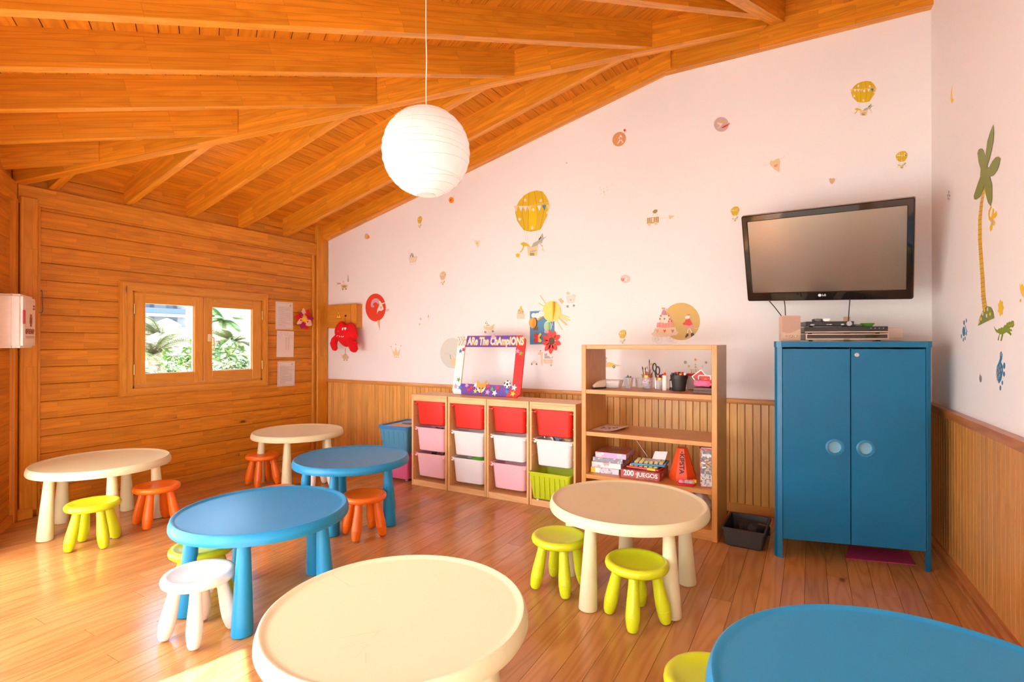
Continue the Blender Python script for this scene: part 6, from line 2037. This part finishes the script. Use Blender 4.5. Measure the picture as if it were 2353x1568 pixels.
s.ell(VBL, 1622.5, 833.5, 1.8, 1.8, n=12)
s.line(VCR, [(1577, 837), (1588, 852)], .5)
s.line(VCR, [(1598, 830), (1598, 850)], .5)
s.line(VCR, [(1620, 837), (1609, 852)], .5)
s.build()
s = Sticker('pale lime dome sticker behind the paint brushes')
s.poly(vin('limepale', (.62, .60, .28)), [(1489, 840), (1493, 835), (1499, 834), (1504, 837), (1505, 841)])
s.poly(VTEAL, [(1492, 842), (1503, 842), (1502, 856), (1494, 856)])
s.build()
# right wall
s = Sticker('slim yellow crescent sticker high on the right wall', 'c')
s.poly(VYL, [(2189.5, 193), (2185.5, 210), (2184.5, 228), (2186, 236), (2189, 237), (2192, 231), (2188.5, 224), (2187.8, 210)])
s.build()
s = Sticker('small dark grey flower sticker near the corner of the right wall', 'c')
for x, y, r in ((2180.5, 442, 2.4), (2178, 449, 1.8), (2183, 450, 1.8), (2179, 456, 2), (2181.5, 458, 1.8), (2180.5, 449, 2)): s.ell(VGY, x, y, r * .7, r * 1.7, n=12)
s.build()
PLM, PTR = vin('palmgreen', (.22, .27, .04)), vin('palmtrunk', (.78, .48, .02))
s = Sticker('tall palm tree sticker with green leaves on the right wall', 'c')
trunk = [(2264, 425, 5), (2256, 465, 7), (2252, 505, 8), (2252, 550, 8.5), (2255, 595, 8.5), (2258, 640, 9), (2260, 680, 9.5), (2264, 712, 11)]
s.poly(PTR, [(x - w / 2, y) for x, y, w in trunk] + [(x + w / 2, y) for x, y, w in trunk[::-1]])
for i in range(56):
    f = i / 56 * (len(trunk) - 1)
    k = int(f)
    a, b = trunk[k], trunk[min(k + 1, len(trunk) - 1)]
    x, y, w = (a[j] + (b[j] - a[j]) * (f - k) for j in range(3))
    s.line(VTN if i % 2 else vin('trunkline', (.42, .20, .02)), [(x - w / 2, y + 1.6), (x + w / 2, y - 1.6)], 1.1)
s.poly(PLM, [(2283.5, 286), (2285.5, 308), (2283, 330), (2278, 352), (2274, 370), (2270, 380), (2266.5, 372), (2267, 350), (2270, 325), (2277, 302)])
s.poly(PLM, [(2255, 341), (2260, 344), (2265, 358), (2268.5, 372), (2272, 392), (2266, 402), (2257, 396), (2250, 372), (2247.5, 352), (2250, 344)])
s.poly(PLM, [(2296, 360), (2300, 366), (2298, 378), (2292, 393), (2284, 404), (2276, 406), (2272, 402), (2275, 384), (2282, 370), (2290, 361)])
s.poly(PLM, [(2256, 400), (2270, 398), (2264, 425), (2254, 452), (2245, 459), (2240, 458), (2239, 450), (2246, 428)])
s.poly(PLM, [(2266, 404), (2275, 405), (2281, 425), (2281, 455), (2278, 474), (2272, 466), (2266, 445), (2264, 424)])
s.poly(PLM, [(2255, 385), (2276, 384), (2280, 403), (2266, 412), (2254, 404)])
s.poly(vin('hill', (.20, .27, .02)), [(2249, 749), (2253, 730), (2262, 710), (2270, 704), (2278, 706), (2283, 716), (2286, 731), (2265, 741)])
for x, y, mt in ((2264, 713, VYL), (2271, 711, VBEI), (2260, 721, VBEI), (2256, 733, VYL), (2264, 731, VBL), (2269, 726, VBEI), (2277, 722, VYL), (2251.5, 739, VBEI)): s.ell(mt, x, y, 2, 4.6, n=12)
s.build()
s = Sticker('yellow monkey sticker hanging from the palm leaf', 'c')
s.poly(VYL, [(2277, 475), (2280, 476), (2275, 486), (2274, 497), (2277, 500), (2280, 488), (2282, 478), (2285, 482), (2284, 492), (2290, 484), (2292, 492), (2288, 500), (2283, 503), (2288, 512), (2286, 518), (2282, 518), (2280, 528), (2276, 533), (2274, 524), (2278, 512), (2273, 505), (2271, 494), (2272, 484)])
s.ell(VGY, 2280.5, 510, 2.6, 7)
s.build()
s = Sticker('small blue bug sticker below the palm hill', 'c')
s.ell(VBL, 2215, 762, 3.4, 11)
for x, y, rx, ry in ((2215.5, 742, 1.8, 5.5), (2221, 737, 1.3, 5), (2209.5, 773, 1.3, 5), (2214, 781, 1.2, 4.4), (2218, 778, 1.2, 4.4), (2220.5, 767, 1.3, 4.6)): s.ell(VBL, x, y, rx, ry, n=14)
s.line(VBL, [(2218, 748), (2219.5, 753), (2223, 764)], 1.4)
s.build()
s = Sticker('yellow blossom sticker beside the palm hill', 'c')
s.poly(VYL, star(2300, 708, 10, 0, .8, 7) if False else [(2300 + 6.2 * (1 + .14 * math.cos(7 * a)) * math.cos(a), 708 + 17 * (1 + .14 * math.cos(7 * a)) * math.sin(a)) for a in [2 * math.pi * i / 42 for i in range(42)]])
s.build()
s = Sticker('green crocodile sticker on the right wall', 'c')
s.poly(vin('croc', (.20, .30, .01)), [(2284, 749), (2288, 756), (2293, 759), (2296, 754), (2298, 756), (2302, 752), (2305, 754), (2309, 747), (2312, 748), (2314, 741), (2317, 743), (2319, 739), (2322, 741), (2326, 737), (2330, 738), (2331, 748), (2328, 753), (2323, 752), (2320, 756), (2325, 757), (2326, 762), (2320, 761), (2325, 768), (2323, 772), (2318, 767), (2313, 764), (2306, 768), (2302, 784), (2299, 784), (2302, 768), (2298, 769), (2295, 783), (2292.5, 782), (2297, 767), (2290, 764), (2286, 757)])
s.line(VOR, [(2316, 748), (2324, 748), (2330, 745)], 1)
s.build()
s = Sticker('blue turtle sticker with pale spots on the right wall', 'c')
s.poly(VBL, [(2301, 807), (2304, 815), (2303, 826), (2300.5, 832), (2305, 842), (2305, 856), (2301, 874), (2296, 882), (2291, 873), (2289.5, 856), (2291, 842), (2295, 833), (2298, 824), (2298, 812)])
for x, y, rx, ry in ((2308, 841, 2.4, 7.6), (2307.5, 860, 2.2, 6), (2303.5, 880, 1.8, 5), (2299, 892, 2, 6)): s.ell(VBL, x, y, rx, ry, n=14)
for x, y in ((2301, 815), (2294.5, 846), (2299.5, 841), (2302.5, 850), (2297.5, 853), (2291.8, 853), (2294, 859), (2299.5, 863), (2291.5, 864), (2296.5, 868), (2294, 873), (2296, 878)): s.ring(VBEI, x, y, 1.5, 3.6, .7, 10)
s.build()
s = Sticker('faint grey spiral sticker low on the right wall', 'c')
s.line(VGY, [(2254 + (1 + .42 * t_) * math.cos(t_) * .62, 870 + (1 + .42 * t_) * 2.2 * math.sin(t_)) for t_ in [.5 * i for i in range(22)]], .7)
s.build()
s = Sticker('yellow owl like creature sticker at the near end of the right wall', 'c')
s.poly(VYL, [(2343.5, 651), (2347, 658), (2349, 652), (2353, 660), (2360, 662), (2360, 682), (2352, 684), (2347, 676), (2344, 664)])
s.ell(VBEI, 2353, 673, 3, 5)
s.poly(VYL, [(2343, 690), (2347, 686), (2347, 694), (2344, 694)])
s.build()
# ================================================================== OUTSIDE THE WINDOW
tag(box('ground', -160, 40, -60, 140, -.5, -.35, plain('gravel', (.30, .28, .25), .9, .1, scale=2)), kind='structure')
# hotel block far off
FX = -115.0
hb = thing('hotel_building', 'white hotel block with blue balcony fronts far beyond the window', 'building', (FX, 50, -.35))
BWH, BBL = plain('facade_white', (.15, .16, .17), .8), plain('fascia_blue', (.030, .072, .11), .6)
BGL, BDK = plain('far_glass', (.04, .07, .095), .5), plain('far_dark', (.015, .02, .03), .5)
box('wall', -8, 0, -12, 12, 0, 14.5, BWH, hb)
for zf in (1.8, 4.75, 7.7, 10.65):
    box('balcony_front', 0, 1.4, -12, 11.2 if zf > 6 else 10.2, zf, zf + 1.05, BBL, hb)
    box('balcony_slab', 0, 1.5, -12, 11.6, zf - .7, zf - .02, BWH, hb)
    for k in range(4): box('balcony_rail', 1.4, 1.44, -12, 11.2 if zf > 6 else 10.2, zf + .2 + .24 * k, zf + .26 + .24 * k, BWH, hb)
    for k in range(5):
        y0 = -9.5 + 4.4 * k
        wn_ = box('window', 0, .05, y0, y0 + 2.2, zf + 1.15, zf + 2.6, BGL, hb)
        box('pane', -.73 + .0, -.70 + .8, -.03, .03, .02, .05, BWH, wn_)
        box('dark_opening', 0, .06, y0 + 1.3, y0 + 2.0, zf + 1.12, zf + 1.9, BDK, hb)
# far low roof
t = thing('pavilion_roof', 'grey brown sloping pavilion roof in front of the hotel', 'roof', (-70, 36, -.35))
slab('roof', [(-3, -3.2, 3.2), (3, -3.2, 2.2), (3, 3.2, 1.2), (-3, 3.2, 2.2)], (0, 0, .4), plain('far_roof', (.22, .20, .19), .8), t)
box('post', -.2, .2, -.2, .2, 0, 2.2, BWH, t)

LEAFM = [plain('leaf_a', (.06, .13, .02), .5, .2), plain('leaf_b', (.10, .17, .03), .5, .2), plain('leaf_c', (.17, .17, .06), .5, .2)]
def shrub(label, name, x, y, rx, ry, h, n, seed, mats, size, petals=None):
    t = thing(name, label, 'shrub', (x, y, -.35))
    rr = random.Random(seed)
    bm = bmesh.new()
    for k in range(n):
        a, e_ = rr.uniform(0, 6.28), math.acos(rr.uniform(-.6, 1))
        r_ = rr.uniform(.72, 1.0)
        c = Vector((rx * r_ * math.sin(e_) * math.cos(a), ry * r_ * math.sin(e_) * math.sin(a), h * .55 + h * .45 * r_ * math.cos(e_)))
        m_ = Matrix.Translation(c) @ Matrix.Rotation(rr.uniform(0, 6.28), 4, 'Z') @ Matrix.Rotation(rr.uniform(-.9, .5), 4, 'Y') @ Matrix.Rotation(rr.uniform(-.6, .6), 4, 'X')
        s_ = size * rr.uniform(.6, 1.3)
        mi = len(mats) + rr.randrange(len(petals)) if petals and rr.random() < .22 else rr.randrange(len(mats))
        vs_ = [bm.verts.new(m_ @ Vector(p)) for p in ((0, 0, 0), (s_ * .5, s_ * .22, .04 * s_), (s_, 0, -.05 * s_), (s_ * .5, -s_ * .22, .04 * s_))]
        f = bm.faces.new(vs_)
        f.material_index = mi
    o = mk('foliage', bm, mats + (petals or []), t)
    o['kind'] = 'stuff'
    for k in range(4):
        a = k * 1.6 + .4
        tube('stem', [(.03 * math.cos(a), .03 * math.sin(a), 0), (rx * .3 * math.cos(a), ry * .3 * math.sin(a), h * .5), (rx * .5 * math.cos(a), ry * .5 * math.sin(a), h * .8)], [.025, .018, .008], BRN, t, seg=6)
PET = [plain('petal_pink', (.60, .25, .26), .6), plain('petal_cream', (.60, .54, .40), .6)]
shrub('broad green leafy shrub right outside the window', 'garden_shrub', -8.6, 5.0, .75, .9, 1.72, 1500, 1, LEAFM[:2], .17)
shrub('green shrub between the flowering bushes outside the window', 'garden_shrub', -8.9, 3.92, .40, .36, 1.50, 700, 2, LEAFM[:2], .15)
shrub('pink flowering bush outside the window', 'flowering_bush', -9.5, 2.95, .5, .6, 1.38, 1100, 3, LEAFM[1:], .11, PET)
shrub('yellow green flowering bush in the middle of the garden', 'flowering_bush', -13.0, 5.2, .9, 1.3, 1.62, 900, 4, LEAFM[1:], .14, PET)
def palm(label, x, y, hgt, n, L, seed, mats, droop=.9):
    t = thing('palm_tree', label, 'palm tree', (x, y, -.35), group='palms beyond the window')
    rr = random.Random(seed)
    tube('trunk', [(0, 0, 0), (.05, .03, hgt * .5), (0, 0, hgt)], [.22, .18, .16], plain('palm_bark', (.26, .18, .11), .9, .2), t, seg=10)
    for k in range(n):
        a = 2.4 * k
        el = rr.uniform(-.15, 1.1)
        pts = []
        for i in range(9):
            f = i / 8
            r_ = L * f
            pts.append(Vector((math.cos(a) * r_ * math.cos(el * (1 - f * .5)), math.sin(a) * r_ * math.cos(el * (1 - f * .5)), hgt + L * (math.sin(el) * f - droop * .5 * f * f))))
        bm = bmesh.new()
        sd = Vector((-math.sin(a), math.cos(a), 0))
        for i in range(len(pts) - 1):
            for g in range(4):
                p = pts[i].lerp(pts[i + 1], g / 4)
                dr = (pts[i + 1] - pts[i]).normalized()
                ln = L * .30 * math.sin(math.pi * min(.98, (i + g / 4) / 8 * .85 + .12))
                for sg in (-1, 1):
                    tip = p + sd * sg * ln * .8 + dr * ln * .45 + Vector((0, 0, -ln * .35))
                    vs_ = [bm.verts.new(q_) for q_ in (p - dr * .03, p + dr * .03, tip)]
                    bm.faces.new(vs_)
        bm_tube(bm, pts, [.03 - .0032 * i for i in range(9)], 5)
        mk('frond', bm, mats[k % len(mats)], t)
PG = [plain('frond_a', (.09, .12, .035), .6), plain('frond_b', (.14, .14, .06), .6), plain('frond_c', (.12, .10, .05), .6)]
PG2 = [plain('frond_d', (.05, .12, .025), .6), plain('frond_e', (.09, .15, .04), .6)]
palm('palm with drooping fronds on the hotel side of the garden', -26, 12.9, 1.95, 26, 2.4, 1, PG)
palm('low palm with dry fronds behind the flowering bush', -19, 9.2, 1.25, 22, 1.9, 2, PG)
palm('green fan topped palm seen through the right hand window sash', -24, 14.6, 2.75, 22, 1.5, 3, PG2)
palm('pale palm with hanging fronds behind the leafy shrub', -18, 11.3, 1.7, 22, 1.5, 4, PG)
